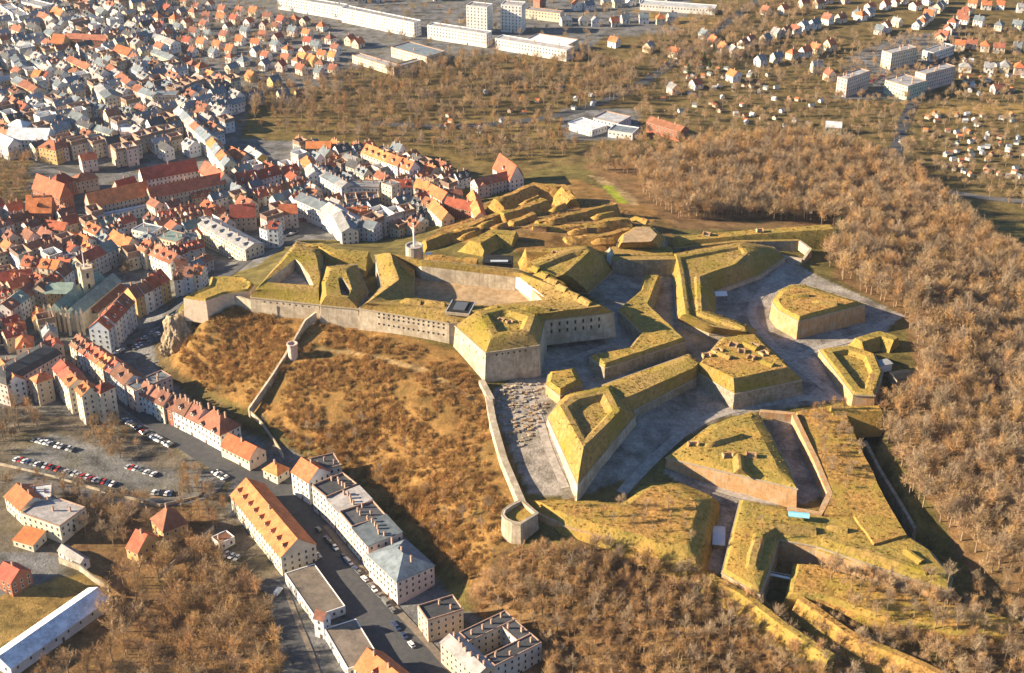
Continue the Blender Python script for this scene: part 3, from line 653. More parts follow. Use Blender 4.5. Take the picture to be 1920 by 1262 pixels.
tag(link('rock_outcrop', me, None, P(318, 656, 11)), 'small rock knob at the foot of the cliff', 'rock')
# --- pits and ruins on the tops (broken casemates)
def pit(px, h, w, d, label, hh=1.4):
    m = MB(); 
    for s in (-1, 1):
        m.box(s*w/2 - .35, s*w/2 + .35, -d/2, d/2, -.6, hh)
    m.box(-w/2 + .35, w/2 - .35, d/2 - .7, d/2, -.6, hh * .9); m.box(-w/2+.35, w/2-.35, -d/2+.3, d/2-.7, -.5, .12, 1)
    o = m.build('casemate_ruin', [M_BRICK, M_STONED], None, P(px[0], px[1], h)); o.rotation_euler = (0, 0, rnd.uniform(-.6, .6))
    return tag(o, label, 'ruin', 'broken casemates on the ramparts')
for k, (x, y, h) in enumerate([(1325,668,39.3),(1390,660,39.3),(1408,672,39.3),(1415,650,39.3),(1375,648,39.3),(1432,664,39.3),(1345,660,39.3)]):
    pit((x, y), h, rnd.uniform(3, 5.5), rnd.uniform(3, 4.5), 'broken brick casemate pit on the wide ruined bastion')
for x, y, h in [(940,600,48.9),(955,604,48.9)]: pit((x, y), h, 3, 2.4, 'small brick pit on top of the tall pointed bastion', .9)
for x, y, h in [(1008,510,48.8),(1030,526,48.6),(1045,538,48.6),(1040,474,48.6),(1052,475,48.6)]: pit((x, y), h, 2.6, 2.2, 'small stone gun pit along the rampart by the court', 1.0)
for x, y, h in [(1325,440,33.2),(1425,434,33.2)]: pit((x, y), h, 4, 3, 'pale ruined shelter on the long straight bank', 1.6)
for x, y, h in [(1365,855,30.4),(1408,855,30.4),(1300,835,30.0)]: pit((x, y), h, 4.5, 3, 'dark hollow traverse on the triangular green ravelin', 1.5)
# small earth traverses and breastworks on the tops
for lab, pts in [
  ('small earth traverse on the rampart beside the white court wall', [((1000,497),(1012,503),52),((1014,508),(1028,514),52),((1030,520),(1046,527),52),((1048,532),(1064,540),52),((1066,545),(1086,553),52),((1090,556),(1108,566),52)]),
  ('low breastwork mound along the front of the keep', [((760,560),(790,563),51),((800,563),(835,567),51),((920,574),(960,575),52),((980,577),(1030,576),52)]),
  ('low earth mound on the upper works', [((870,440),(890,433),39),((905,418),(925,412),38),((1030,412),(1060,406),38),((1075,430),(1100,427),38),((1120,402),(1150,396),38),((1040,388),(1060,380),36),((985,376),(1010,366),35),((1190,405),(1215,412),36),((930,421),(950,416),38),((1120,448),(1150,446),38)]),
  ('low earth mound on the steep brick ravelin', [((1490,552),(1515,550),40.5),((1530,562),(1570,566),40.5)]),
  ('grass hummock on the lower platform', [((1560,985),(1590,990),25),((1620,1030),(1660,1040),25),((1700,1030),(1730,1050),25)]),
  ('short bank on the triangular green ravelin', [((1385,850),(1388,880),32.5),((1330,830),(1390,812),32)]),
  ('low earth mound on the ruined bastion', [((1340,655),(1370,668),41),((1395,640),(1420,652),41),((1430,675),(1450,682),41)])]:
    for a_, b_, h_ in pts: ridge('earth_mound', lab, [a_, b_], h_, 1.2, 2.2, 2.2, h_ - 2.6, M_GRASS if 'upper' not in lab else M_DRY, 'mound', .4, lab.replace('low ', '').replace('small ', '') + ' group')
# ------------------------------------------------------------------ buildings
OCC = []    # (x, y, radius) footprints already taken
def _wm(near):
    k = 'wm%d' % near
    if k not in MATS:
        m = MB(); m.box(-.62, .62, -.06, .3, -.85, .85, 0, 'k'); m.box(-.48, .48, -.10, -.05, -.71, -.03, 1, 'k'); m.box(-.48, .48, -.10, -.05, .04, .71, 1, 'k')
        m.box(-.75, .75, -.16, .05, -.98, -.86, 0)
        MATS[k] = m.data('window', [M_FRAME, M_GLASS])
    return MATS[k]
CHM = None
def chimney_mesh():
    global CHM
    if CHM is None:
        m = MB(); m.box(-.45, .45, -.35, .35, -1.6, 1.5); m.box(-.55, .55, -.45, .45, 1.5, 1.7); m.box(-.2, .2, -.2, .2, 1.7, 2.0)
        CHM = m.data('chimney', M_CHIM)
    return CHM
DORM = {}
def dormer_mesh(wc, rc):
    if (wc, rc) not in DORM:
        m = MB(); m.box(-.9, .9, -1.5, 1.6, -1.0, .9, 0, 'bk')
        for s in (-1, 1): m.face([(s*1.15, -1.75, .75), (0, -1.75, 1.75), (0, 2.2, 1.75), (s*1.15, 2.2, .75)][::s], 1)
        m.face([(-.9, -1.5, .9), (.9, -1.5, .9), (0, -1.5, 1.65)], 0)
        m.box(-.5, .5, -1.58, -1.5, -.5, .7, 2, 'k')
        DORM[(wc, rc)] = m.data('dormer', [wallm(wc), roofm(rc), M_GLASS])
    return DORM[(wc, rc)]
def frame(x1, y1, x2, y2, eave, g0=None):
    def pt(x, y):
        g = 0
        if g0 is not None: return P(x, y, g0 + eave)
        for _ in range(4):
            p = P(x, y, g + eave); g = float(hbase(np.array([p.x]), np.array([p.y]))[0])
        return P(x, y, g + eave)
    A, B = pt(x1, y1), pt(x2, y2); u = (B - A); u.z = 0
    mid = (A + B) / 2; v = Vector((-u.y, u.x, 0))
    if v.dot(Vector((mid.x, mid.y, 0))) < 0: u = -u; v = -v
    return mid, u, v.normalized(), u.length
def house(x1, y1, x2, y2, depth, eave, roof='gable', rh=3.5, wall='cream', rc='red', name='house', label=None, cat='house', group=None,
          chim=1, dorm=0, near=False, sides='lr', back=False, win=True, g0=None, fl=3.2, wsp=2.8, occ=True, frame_=None, over=.45):
    mid, u, v, w = frame_ or frame(x1, y1, x2, y2, eave, g0)
    c = mid + v * depth / 2; rz = math.atan2(u.y, u.x); d = depth
    ux, vx = u.normalized(), v
    gz = [float(q) for q in hbase(np.array([(c + ux*a*w/2 + vx*b2*d/2).x for a in (-1,1) for b2 in (-1,1)]), np.array([(c + ux*a*w/2 + vx*b2*d/2).y for a in (-1,1) for b2 in (-1,1)]))]
    zg = min(gz); e = mid.z - zg
    root = thing(name, label, cat, (c.x, c.y, zg), rz, group)
    if occ: OCC.append((c.x, c.y, .5 * math.hypot(w, d)))
    hw, hd = w/2, d/2
    m = MB(); m.box(-hw, hw, -hd, hd, -1.2, e, 0, 'bt')
    r = MB(); rm = roofm(rc); topz = e + rh
    if roof == 'gable':
        for s in (-1, 1):
            pts = [(s*hw, -hd, e), (s*hw, hd, e), (s*hw, 0, e + rh)]; m.face(pts if s > 0 else pts[::-1])
        o = over; k = rh / hd; yl = hd + o; zl = e - o * k; tk = .22; ex = .25
        for s in (-1, 1):
            a = [(-hw-ex, s*yl, zl), (hw+ex, s*yl, zl), (hw+ex, 0, e+rh), (-hw-ex, 0, e+rh)]
            if s > 0: a = a[::-1]
            r.face([(p[0], p[1], p[2] + tk) for p in a]); r.face([p for p in a][::-1])
            r.face([(-hw-ex, s*yl, zl), (hw+ex, s*yl, zl), (hw+ex, s*yl, zl+tk), (-hw-ex, s*yl, zl+tk)][::-s])
            for sx in (-1, 1):
                q = [(sx*(hw+ex), s*yl, zl), (sx*(hw+ex), 0, e+rh), (sx*(hw+ex), 0, e+rh+tk), (sx*(hw+ex), s*yl, zl+tk)]; r.face(q if sx*s < 0 else q[::-1])
    elif roof in ('hip', 'mansard'):
        o = over; X, Y, z0 = hw + o, hd + o, e - .05
        def fr(X0, Y0, z0, X1, Y1, z1):
            r.face([(-X0,-Y0,z0),(X0,-Y0,z0),(X1,-Y1,z1),(-X1,-Y1,z1)]); r.face([(X0,Y0,z0),(-X0,Y0,z0),(-X1,Y1,z1),(X1,Y1,z1)])
            r.face([(X0,-Y0,z0),(X0,Y0,z0),(X1,Y1,z1),(X1,-Y1,z1)]); r.face([(-X0,Y0,z0),(-X0,-Y0,z0),(-X1,-Y1,z1),(-X1,Y1,z1)])
        r.face([(-X,-Y,z0),(-X,Y,z0),(X,Y,z0),(X,-Y,z0)])
        fr(X, Y, z0, X, Y, z0 + .25); z0 += .25
        if roof == 'mansard':
            fr(X, Y, z0, X - 1.6, Y - 1.6, z0 + rh * .62); X -= 1.6; Y -= 1.6; z0 += rh * .62; rr = rh * .38
        else: rr = rh
        k = min(X, Y) * (.995 if X > .3 else .9)
        fr(X, Y, z0, max(.05, X - k), max(.05, Y - k), z0 + rr); topz = z0 + rr
        xr, yr = max(.05, X - k), max(.05, Y - k); r.face([(-xr,-yr,topz),(xr,-yr,topz),(xr,yr,topz),(-xr,yr,topz)])
    elif roof == 'flat':
        pt = .35; z1 = e + rh
        m.box(-hw, hw, -hd, hd, e, z1, 0, 'bt')
        for a in ((-hw,hw,-hd,-hd+pt),(-hw,hw,hd-pt,hd),(-hw,-hw+pt,-hd+pt,hd-pt),(hw-pt,hw,-hd+pt,hd-pt)):
            m.box(a[0], a[1], a[2], a[3], e + .2, z1 + .12, 1, 'b')
        r.face([(-hw+.1,-hd+.1,e+.25),(hw-.1,-hd+.1,e+.25),(hw-.1,hd-.1,e+.25),(-hw+.1,hd-.1,e+.25)]); topz = e + .25
    elif roof == 'shed':
        for s in (-1, 1):
            pts = [(s*hw,-hd,e),(s*hw,hd,e),(s*hw,hd,e+rh)]; m.face(pts if s > 0 else pts[::-1])
        m.face([(hw,hd,e),(-hw,hd,e),(-hw,hd,e+rh),(hw,hd,e+rh)])
        r.face([(-hw-.2,-hd-.4,e-.05),(hw+.2,-hd-.4,e-.05),(hw+.2,hd+.2,e+rh+.1),(-hw-.2,hd+.2,e+rh+.1)])
        r.face([(-hw-.2,-hd-.4,e+.15),(hw+.2,-hd-.4,e+.15),(hw+.2,hd+.2,e+rh+.3),(-hw-.2,hd+.2,e+rh+.3)])
    m.build('wall', [wallm(wall), M_CHIM if wall != 'white' else M_WHITE] if roof == 'flat' else wallm(wall), root)
    ro = r.build('roof', rm, root)
    if win:
        nf = max(1, int((e - .6) / fl)); spots = []
        def row_(L_, place):
            n = max(1, int((L_ - 1.0) / wsp)); sp = L_ / n
            for f in range(nf):
                z = e - 1.7 - f * fl
                if z < 1.2: continue
                for i in range(n): spots.append(place(-L_/2 + sp * (i + .5), z))
        row_(w, lambda s, z: (s, -hd, z, 0))
        if 'l' in sides: row_(d, lambda s, z: (-hw, s, z, -math.pi/2))
        if 'r' in sides: row_(d, lambda s, z: (hw, s, z, math.pi/2))
        if back: row_(w, lambda s, z: (s, hd, z, math.pi))
        if near:
            for x, y, z, a in spots: link('window', _wm(1), root, (x, y, z), a)
        else:
            wb = MB()
            for x, y, z, a in spots:
                ca, sa = math.cos(a), math.sin(a)
                for hx, hz, dp, mi in ((.62, .88, .05, 0), (.46, .74, .09, 1)):
                    i = len(wb.v)
                    wb.v += [(x + ca*px + sa*dp, y + sa*px - ca*dp, z + pz) for px, pz in ((-hx,-hz),(hx,-hz),(hx,hz),(-hx,hz))]
                    wb.f.append((i, i+1, i+2, i+3)); wb.m.append(mi)
            if wb.f: tag(wb.build('windows', [M_FRAME, M_GLASS], root), kind='stuff')
        db = MB(); db.box(-.6, .6, -.1, .2, -1.15, 1.15, 0, 'k')
        if 'dm' not in MATS: MATS['dm'] = db.data('door', M_DOOR)
        if e > 4: link('door', MATS['dm'], root, (rnd.uniform(-.2, .2) * w, -hd, 1.15))
    for k in range(chim):
        x = (-.5 + (k + .5) / chim) * (w - 1.2) + rnd.uniform(-.4, .4)
        y = rnd.choice((-1, 1)) * rnd.uniform(.3, .8) if roof != 'flat' else rnd.uniform(-.3, .3) * d
        link('chimney', chimney_mesh(), ro, (x, y, topz + (.1 if roof != 'flat' else .6)))
    if dorm and roof in ('gable', 'mansard', 'hip'):
        dm = dormer_mesh(wall, rc)
        for k in range(dorm):
            x = (-.5 + (k + .5) / dorm) * w
            if roof == 'gable': y = -hd * .52; z = e + rh * .42
            else: y = -hd + .9; z = e + .9
            link('dormer', dm, ro, (x, y, z))
    return root
NUM = {1: 'one', 2: 'two', 3: 'three', 4: 'four', 5: 'five', 6: 'six', 7: 'seven'}
def row(x1, y1, x2, y2, n, depth, eave, where, walls, roofs, rh=4.0, roof='gable', dorm=1, chim=1, near=False, cat='house', name='tenement_house', group=None, rnk=None):
    for i in range(n):
        a, b2 = i / n, (i + 1) / n
        wl = walls[(i + rnd.randrange(2)) % len(walls)] if len(walls) > 1 else walls[0]; rc = roofs[rnd.randrange(len(roofs))]
        e = eave + rnd.uniform(-.9, .9) * (n > 1)
        dm = rnd.choice((dorm, max(0, dorm - 1), dorm)) if dorm else 0
        house(x1 + (x2-x1)*a, y1 + (y2-y1)*a, x1 + (x2-x1)*b2, y1 + (y2-y1)*b2, depth + rnd.uniform(-.6, .6), e, roof, rh + rnd.uniform(-.5, .6), wl, rc,
              name, (f'{wl} tenement, {rc} roof, {ORD[i]} {where}' if n > 1 else f'{wl} house with {rc} roof {where}'), cat, group, chim, dm, near,
              ('l' if i == 0 else '') + ('r' if i == n-1 else ''))
# --- row below the cliff, shaded fronts
row(203,619,252,566,4,12,15.5,'from the street bend in the row facing the cliff',['pale blue','white','pale blue','grey'],['red','brown','red'],5,dorm=1,near=True)
row(255,561,318,523,4,12,13,'from the church in the row facing the cliff',['ochre','pale blue','white','grey'],['brown','red'],5,dorm=1,near=True)
row(326,526,377,512,3,11,11,'from the church row below the prow bastion',['white','pale blue'],['orange','brown','red'],4,dorm=1)
# --- long sunny row down to the street
row(130,646,205,699,6,11,11,'from the church end of the long sunny row',['cream','white','pale blue','cream'],['brown','orange','red','rust'],4.5,dorm=2,near=True)
house(207,701,232,722,12,13,'gable',4,'pale blue','brown','tenement_house','pale blue corner house between the sunny row and the flat roofed block','house',None,2,1,True)
house(237,724,256,735,22,13,'flat',.7,'pink','slate','apartment_block','pink block with a long flat green grey roof in the sunny row','building',None,3,0,True)
row(257,737,322,770,4,11,10.5,'from the flat roofed block in the sunny row',['brick red','pale blue','cream','white'],['brown','rust','brown'],4.5,dorm=1,chim=2,near=True)
row(322,768,368,792,2,12,9.5,'from the tall chimneys in the white fronted pair',['white'],['brown','rust'],5,dorm=1,chim=4,near=True)
house(368,793,412,817,13,9.5,'hip',7.5,'white','rust','tenement_house','white house with big steep hipped rust roof and many chimneys','house',None,4,2,True)
house(414,836,467,863,11,6.5,'gable',5,'cream','orange','house','low cream house with bright orange roof ending the sunny row','house',None,1,0,True)
house(493,880,520,893,8,5,'hip',4,'cream','orange','house','small cream cottage with orange hipped roof at the street corner','house',None,1,0,True)
# --- tall tenements at left
house(57,710,68,719,9,14,'hip',3,'tan','orange','tenement_house','tall tan tenement with low orange hipped roof standing alone','house',None,1,0,True)
row(98,690,128,726,3,11,16,'from the violet block among the tall cream tenements',['cream','pink','cream'],['orange','red'],3.5,dorm=1,near=True)
house(141,731,153,743,10,17.5,'gable',3.5,'cream','orange','tenement_house','tall narrow cream tenement with bright orange roof among the tall tenements','house',None,1,2,True)
house(171,729,188,738,9,18.5,'hip',2.5,'cream','red','tenement_house','tallest cream tenement with small red roof at the car park','house',None,1,0,True)
house(13,723,114,662,15,13,'mansard',5,'pink','dark','apartment_block','long violet pink block under a big dark mansard roof','building',None,4,0,True)
house(-14,690,12,722,10,13,'gable',4,'white','orange','tenement_house','white gabled house beside the dark mansard roof','house',None,1,0,True)
house(30,655,62,650,12,10,'hip',5,'cream','orange','house','cream house with orange hipped roof behind the dark mansard roof','house',None,1,1,True)
# --- church
def church():
    t = thing('church', 'gothic church with green roofs, square stone tower and pinnacled front', 'church', G(150, 590))
    o = t.location; st = mat('church_stone', (.56,.46,.33), (.42,.34,.24), .5, .9, .08, 2); gr = roofm('green')
    A = P(172, 572, 12) - o; Bp = P(226, 527, 12) - o; u = (Bp - A); u.z = 0; w = u.length; u.normalize(); v = Vector((-u.y, u.x, 0)); a = math.atan2(u.y, u.x)
    def part(nm, mb, ml, off): 
        ob = mb.build(nm, ml, t, off); ob.rotation_euler = (0, 0, a); return ob
    m = MB(); m.box(-14, w, 0, 20, -2, 12, 0, 'b'); part('nave_wall', m, st, A - Vector((0,0,12)))
    for k, (y0, y1, z0, z1) in enumerate(((-.5, 9.8, 12, 17), (9.9, 20.5, 12, 18))):
        r = MB(); ym = (y0+y1)/2
        r.face([(-14,y0,z0),(w+.4,y0,z0),(w+.4,ym,z1),(-14,ym,z1)]); r.face([(w+.4,y1,z0),(-14,y1,z0),(-14,ym,z1),(w+.4,ym,z1)])
        r.face([(w+.4,y0,z0),(w+.4,y1,z0),(w+.4,ym,z1)]); r.face([(-14,y1,z0),(-14,y0,z0),(-14,ym,z1)])
        part('roof', r, gr, A - Vector((0,0,12)))
    r = MB(); r.face([(-2,-4.5,8),(w,-4.5,8),(w,0,10.5),(-2,0,10.5)]); r.box(-2,w,-4.2,0,-2,8,1,'bt'); part('aisle', r, [roofm('rust'), st], A - Vector((0,0,12)))
    # pinnacled west front
    pm = MB(); pm.box(-.6,.6,-.6,.6,-12,2.5)
    for s in ((-.7,-.7,.7,-.7),(.7,-.7,.7,.7),(.7,.7,-.7,.7),(-.7,.7,-.7,-.7)): pm.face([(s[0],s[1],2.5),(s[2],s[3],2.5),(0,0,6)])
    me = pm.data('pinnacle', st)
    for i in range(9):
        ob = link('pinnacle', me, t, P(84 + i*8.6, 586 + 1.0*i + (i%2)*4, 11 + (i%3)*1.2) - o)
    g = MB(); g.box(0, 17, -.4, 1.2, -14, 0)
    for k in range(3): g.face([(k*5.6+.3,-.45,0),(k*5.6+5.4,-.45,0),(k*5.6+2.9,-.45,5)]); g.face([(k*5.6+5.4,1.25,0),(k*5.6+.3,1.25,0),(k*5.6+2.9,1.25,5)])
    ob = g.build('gable_front', st, t, P(84, 584, 11) - o); ob.rotation_euler = (0,0,R(-14))
    r = MB(); r.face([(0,0,11),(17,0,11),(17,8,15),(0,8,15)]); r.face([(17,16,11),(0,16,11),(0,8,15),(17,8,15)]); ob = r.build('roof', gr, t, P(84, 584, 0) - o); ob.rotation_euler = (0,0,R(-2)); ob.location.y += 2
    # tower
    C = P(155, 507, 28); tz = 28
    tw_ = MB(); s = 3.6; tw_.box(-s, s, -s, s, -tz - 1, 0, 0, 'b'); tw_.box(-s-.4, s+.4, -s-.4, s+.4, 0, .6)
    ob = tw_.build('tower', st, t, C - o); ob.rotation_euler = (0,0,R(35)); ob.location.y += 4
    for sx, sy in ((-1,-1),(1,-1),(1,1),(-1,1)):
        q = MB(); q.box(-.5,.5,-.5,.5,0,2.2); q2 = link('pinnacle', q.data('pinnacle', st), ob, (sx*(s-.1), sy*(s-.1), .6))
    q = MB()
    for k in range(8):
        b0, b1 = 2*math.pi*k/8, 2*math.pi*(k+1)/8
        q.face([(.45*math.cos(b0),.45*math.sin(b0),.6),(.45*math.cos(b1),.45*math.sin(b1),.6),(.15*math.cos(b1),.15*math.sin(b1),14),(.15*math.cos(b0),.15*math.sin(b0),14)])
    link('spire', q.data('spire', M_WHITE), ob, (0, 0, 0))
    wd = MB(); wd.box(-.7,.7,-.1,.2,-1.6,1.6)
    md = wd.data('louvre', M_DARKM)
    for k, (x, y, an) in enumerate(((0,-s,0),(-s,0,-math.pi/2),(s,0,math.pi/2))):
        for z in (-4, -11): link('louvre', md, ob, (x, y, z), an)
    OCC.append((o.x+4, o.y+15, 24))
church()
# --- old town, blocks round the square
T = lambda *a, **k: row(*a, **k)
T(85,546,138,505,3,10,12,'from the church tower in the shaded row',['pale blue','tan','white'],['red','brown'],4,dorm=1)
T(20,582,73,544,3,11,11,'from the church in the western row',['grey','white','pale blue'],['red','brown','green'],4)
T(0,560,24,556,2,9,10,'beside the western row',['white','cream'],['red','orange'],4)
T(0,528,60,520,3,9,9,'in the red roofed row behind the western row',['cream','pink','white'],['orange','red'],4)
T(38,497,105,505,4,11,12,'from the road in the pale roofed row',['cream','white','cream'],['orange','red','green'],3.5,dorm=1)
T(105,498,150,503,2,9,11,'from the pale roofed row behind the tower',['white'],['green','red'],3)
T(155,496,222,464,3,12,12.5,'from the church tower in the grey fronted row',['tan','pale blue','grey'],['red','green','slate'],4,dorm=0)
house(110,497,150,490,13,11,'flat',.8,'white','slate','town_hall_block','white block with slate flat roof behind the church tower','building',None,3)
house(200,447,213,456,11,11,'gable',5,'cream','orange','house','cream house with vivid orange roof near the red dormer row','house',None,1,0)
house(214,456,238,464,10,11,'gable',5,'cream','orange','house','cream house with bright orange roof adjoining the red dormer row','house',None,1,0)
T(258,467,318,494,5,12,12,'from the vivid orange roof, dormered row',['white','cream','pale green','white'],['red','rust','red'],5,dorm=2,chim=2)
T(322,485,352,472,2,10,10,'in the red roofed pair beside the long cream hotel',['grey','pale blue'],['red'],4,dorm=2)
T(318,478,384,462,4,9,9,'in the low red dormer row facing the long cream hotel',['grey','tan'],['red','rust'],3.5,dorm=2)
T(330,505,352,500,1,9,10,'behind the prow row',['white'],['rust'],4)
T(352,507,400,486,3,9,8,'among the low sheds under the prow',['grey','brick red','tan'],['rust','grey'],2.5,dorm=0)
house(372,428,459,461,14,11,'gable',2.6,'cream','grey','hotel','long cream hotel with dormers along its roof edge','building',None,5,6)
house(246,432,282,440,13,10,'flat',.6,'white','slate','town_block','white fronted block with flat slate roof by the college','building',None,2)
house(290,446,330,455,14,11,'flat',.6,'cream','green','town_block','cream block with pale green flat roof beside the college yard','building',None,2)
T(345,452,372,447,2,10,10,'beside the long cream hotel end',['pale blue','grey'],['slate','dark'],2.5,dorm=0)
# college complex
house(170,389,283,364,13,12,'gable',8,'tan','orange','college_wing','long college wing with bright orange roof and arcaded front','building',None,1,0)
house(226,362,262,352,13,14,'gable',7,'tan','red','college_wing','short red roofed college wing with stepped gables','building',None,1,0)
house(268,338,372,319,12,13,'gable',7,'white','red','college_wing','rear college wing with white court front and red roof','building',None,1,0)
house(372,322,408,345,12,13,'gable',7,'cream','red','college_wing','right college wing with bright orange gable','building',None,1,0)
house(283,371,424,343,11,13,'gable',6,'tan','red','college_wing','front college wing with long dark red roof over a shaded yard','building',None,1,0)
house(183,407,283,386,5,7,'flat',.5,'pale blue','pale','college_annex','long low pale blue glazed annex before the orange college wing','building',None,0,0)
house(360,372,400,366,9,8,'gable',3,'tan','red','house','tan yard house with red dormers behind the college','house',None,1,3)
T(335,400,370,392,2,9,9,'from the hotel among the small yard houses',['tan','cream'],['red','rust'],3)
T(300,410,330,405,2,9,8,'in the low pair by the college yard',['cream','white'],['red','slate'],3)
T(385,405,425,398,3,9,9,'left of the red barrel roofed house',['cream','tan','white'],['red','rust'],3.5)
house(432,410,480,406,14,10,'gable',7,'tan','red','house','big tan house with long red roof beside the blue grey houses','house',None,1,0)
house(486,430,500,432,10,13,'flat',.6,'pale blue','slate','tenement_house','pale blue narrow tenement left of the checkered one','house',None,1)
house(501,430,520,428,11,14,'gable',3,'pale blue','red','tenement_house','pale blue checkered tenement at the pale square','house',None,1,1)
house(524,402,558,400,11,11,'gable',5,'pink','orange','tenement_house','pink tenement with orange roof left of the white hotel','house',None,1,0)
house(552,374,600,394,13,13,'gable',3.2,'white','slate','hotel','bright white hotel front with slate roof above the pale square','building',None,2,0)
house(602,396,650,417,13,13,'gable',3.2,'white','light grey','hotel','bright white hotel wing with grey roof above the fortress bank','building',None,2,0)
T(483,371,580,347,8,9,8,'from the lane in the white dormered red row',['white','tan'],['rust','red'],4,dorm=1)
house(447,345,484,338,11,10,'gable',6,'cream','red','house','cream house with big red roof and orange gable at the lane','house',None,1,2)
house(486,337,528,325,10,11,'gable',5,'pale blue','red','house','blue striped house with red roof near the yellow building','house',None,1,1)
T(325,208,384,263,6,10,13,'from the tan office, diagonal street',['cream','white','cream','pink'],['slate','grey','rust'],3,dorm=0)
T(386,268,420,312,4,10,13,'from the yellow house, lower diagonal street',['white','cream','pink'],['orange','rust','slate'],4,dorm=0)
house(457,282,482,298,9,10,'gable',3,'yellow','grey','house','vivid yellow fronted house with grey roof','house',None,1,0)
house(425,286,452,300,9,9,'gable',4,'pink','orange','house','pink house with orange roof left of the yellow house','house',None,1,0)
T(563,300,578,330,2,10,12,'from the orange bar in the curved white row',['white','cream'],['orange','grey'],3,dorm=0)
T(578,318,640,352,5,11,13,'from the orange roofs in the curved white row',['white','grey','white'],['grey','light grey','slate'],2.5,dorm=0,chim=2)
house(640,352,710,352,13,12,'flat',.8,'grey','grey','tenement_house','wide grey fronted tenement closing the curved row','building',None,3)
house(573,278,620,278,9,8,'gable',4,'tan','orange','house','long low house with orange roof above the curved row','house',None,1,0)
house(640,296,664,304,9,8,'gable',2.5,'white','grey','house','small white house between the curved row and the dormered terrace','house',None,1,0)
T(677,286,767,320,4,11,12.5,'from the park in the white dormered terrace',['cream','white','pale green','white'],['orange'],5,dorm=2,chim=1)
T(700,330,720,338,2,9,9,'under the white dormered terrace',['tan','cream'],['rust','red'],3,dorm=0)
house(715,344,734,350,9,17,'flat',.6,'cream','grey','tenement_house','tall slim cream house with brilliantly lit edge','house',None,1)
T(735,352,772,350,2,10,10,'from the tall slim cream house',['cream','white'],['red','slate'],4,dorm=1)
T(650,380,712,374,3,12,10,'from the orange strip roof in the dark roofed court',['grey','white'],['dark','slate'],2,roof='flat',dorm=0)
house(652,402,692,398,9,9,'gable',3,'tan','orange','house','low house with orange strip roof beside the dark roofs','house',None,1,0)
house(625,412,640,428,11,12,'gable',3,'white','grey','tenement_house','brilliant white gable end at the fortress bank','house',None,1,0)
T(645,425,700,428,3,11,10,'from the white gable under the ramparts',['grey','pale blue'],['grey','slate'],3,dorm=0)
T(702,420,778,398,4,11,11,'from the mast drum under the ramparts',['tan','grey','white'],['light grey','slate','grey'],3,roof='flat',dorm=0)
house(775,352,800,356,9,10,'gable',5,'pink','orange','house','pink house with orange roof in the red roofed group','house',None,1,0)
house(798,362,828,374,10,9,'gable',5,'cream','orange','house','larger orange roofed house in the red roofed group','house',None,1,0)
house(802,396,828,404,9,9,'gable',5,'cream','orange','house','orange gabled house nearest the earth banks','house',None,1,0)
house(832,392,884,386,10,9,'gable',4,'brick red','red','house','long red roofed house between the orange gables','house',None,2,0)
house(876,380,890,395,8,8,'gable',4,'pink','orange','house','orange gable at the end of the long red roof','house',None,1,0)
T(826,372,868,364,2,9,8,'behind the long red roof',['grey','tan'],['rust','dark'],3,dorm=0)
house(896,352,981,327,10,9,'gable',4,'grey','rust','museum','long grey wing with rust roof beside the red gabled tower house','building',None,1,0)
house(884,345,896,352,9,9,'gable',3,'pink','orange','house','pink gable at the end of the long grey wing','house',None,0,0)
house(924,318,956,334,11,10,'gable',10,'white','red','tower_house','white tower house with very steep red roof','house',None,0,1)
# --- western red complex
house(48,398,96,398,12,12,'gable',10,'brick red','orange','school','brick school with steep orange red roof and little tower','building',None,2,1)
house(60,352,112,372,11,12,'gable',9,'brick red','red','school_wing','steep red roofed wing of the brick school','building',None,1,0)
house(104,350,142,338,11,11,'hip',6,'brick red','red','school_wing','low red hipped wing behind the brick school','building',None,1,0)
house(142,342,184,334,11,9,'hip',4,'tan','rust','house','tan house with dull red roof beside the brick school','house',None,1,0)
house(153,302,182,297,11,10,'gable',3.5,'pink','red','house','pink cube house with dark red roof','house',None,1,0)
T(78,428,120,432,2,11,8,'from the road in the salmon roofed pair',['tan','pink'],['orange','red'],4,dorm=0)
house(120,424,152,415,12,9,'gable',4,'tan','red','house','tan house with wide red roof behind the salmon roofs','house',None,1,0)
T(105,455,148,448,2,9,7,'in the low orange pair by the grey yard',['cream','tan'],['orange','rust'],3,dorm=0)
# --- upper town
house(10,262,88,262,20,12,'gable',6,'white','pale','white_hall','big white arched hall with pale metal roof','building',None,0,0)
house(-20,262,14,276,12,11,'gable',5,'white','pale','white_hall','white gabled annex of the arched hall','building',None,0,0)
house(12,236,42,240,12,14,'hip',4,'white','pale','white_hall','white cubic hall with pale roof behind the arched hall','building',None,0,0)
house(72,276,104,282,13,12,'hip',5,'ochre','rust','villa','ochre villa with brown red roof beside the white hall','house',None,2,1)
house(104,280,128,276,12,11,'hip',5,'pink','rust','villa','pink villa wing with brown roof right of the ochre villa','house',None,2,0)
T(217,286,258,278,2,13,13,'from the dark lane in the large tan tenement pair',['tan','pink'],['slate','grey'],2.5,roof='flat',dorm=0)
T(262,262,330,244,3,12,11,'from the diagonal row, shaded terrace',['tan','grey'],['slate','grey'],2.5,roof='flat',dorm=0)
house(225,250,262,246,16,9,'flat',.5,'pink','pale','shed_hall','pale blue roofed hall among the upper town yards','building',None,0,0)
house(283,180,329,180,13,13,'flat',.6,'tan','slate','office_block','tan grid fronted office facing the diagonal street','building',None,1)
T(330,172,385,152,4,12,12,'from the tan office in the grey angled terrace',['tan','grey','pale blue'],['slate','dark'],2.5,roof='flat',dorm=0)
T(175,163,196,185,2,13,12,'at the cream wedge corner in the upper town',['cream','white'],['grey','slate'],2.5,dorm=0)
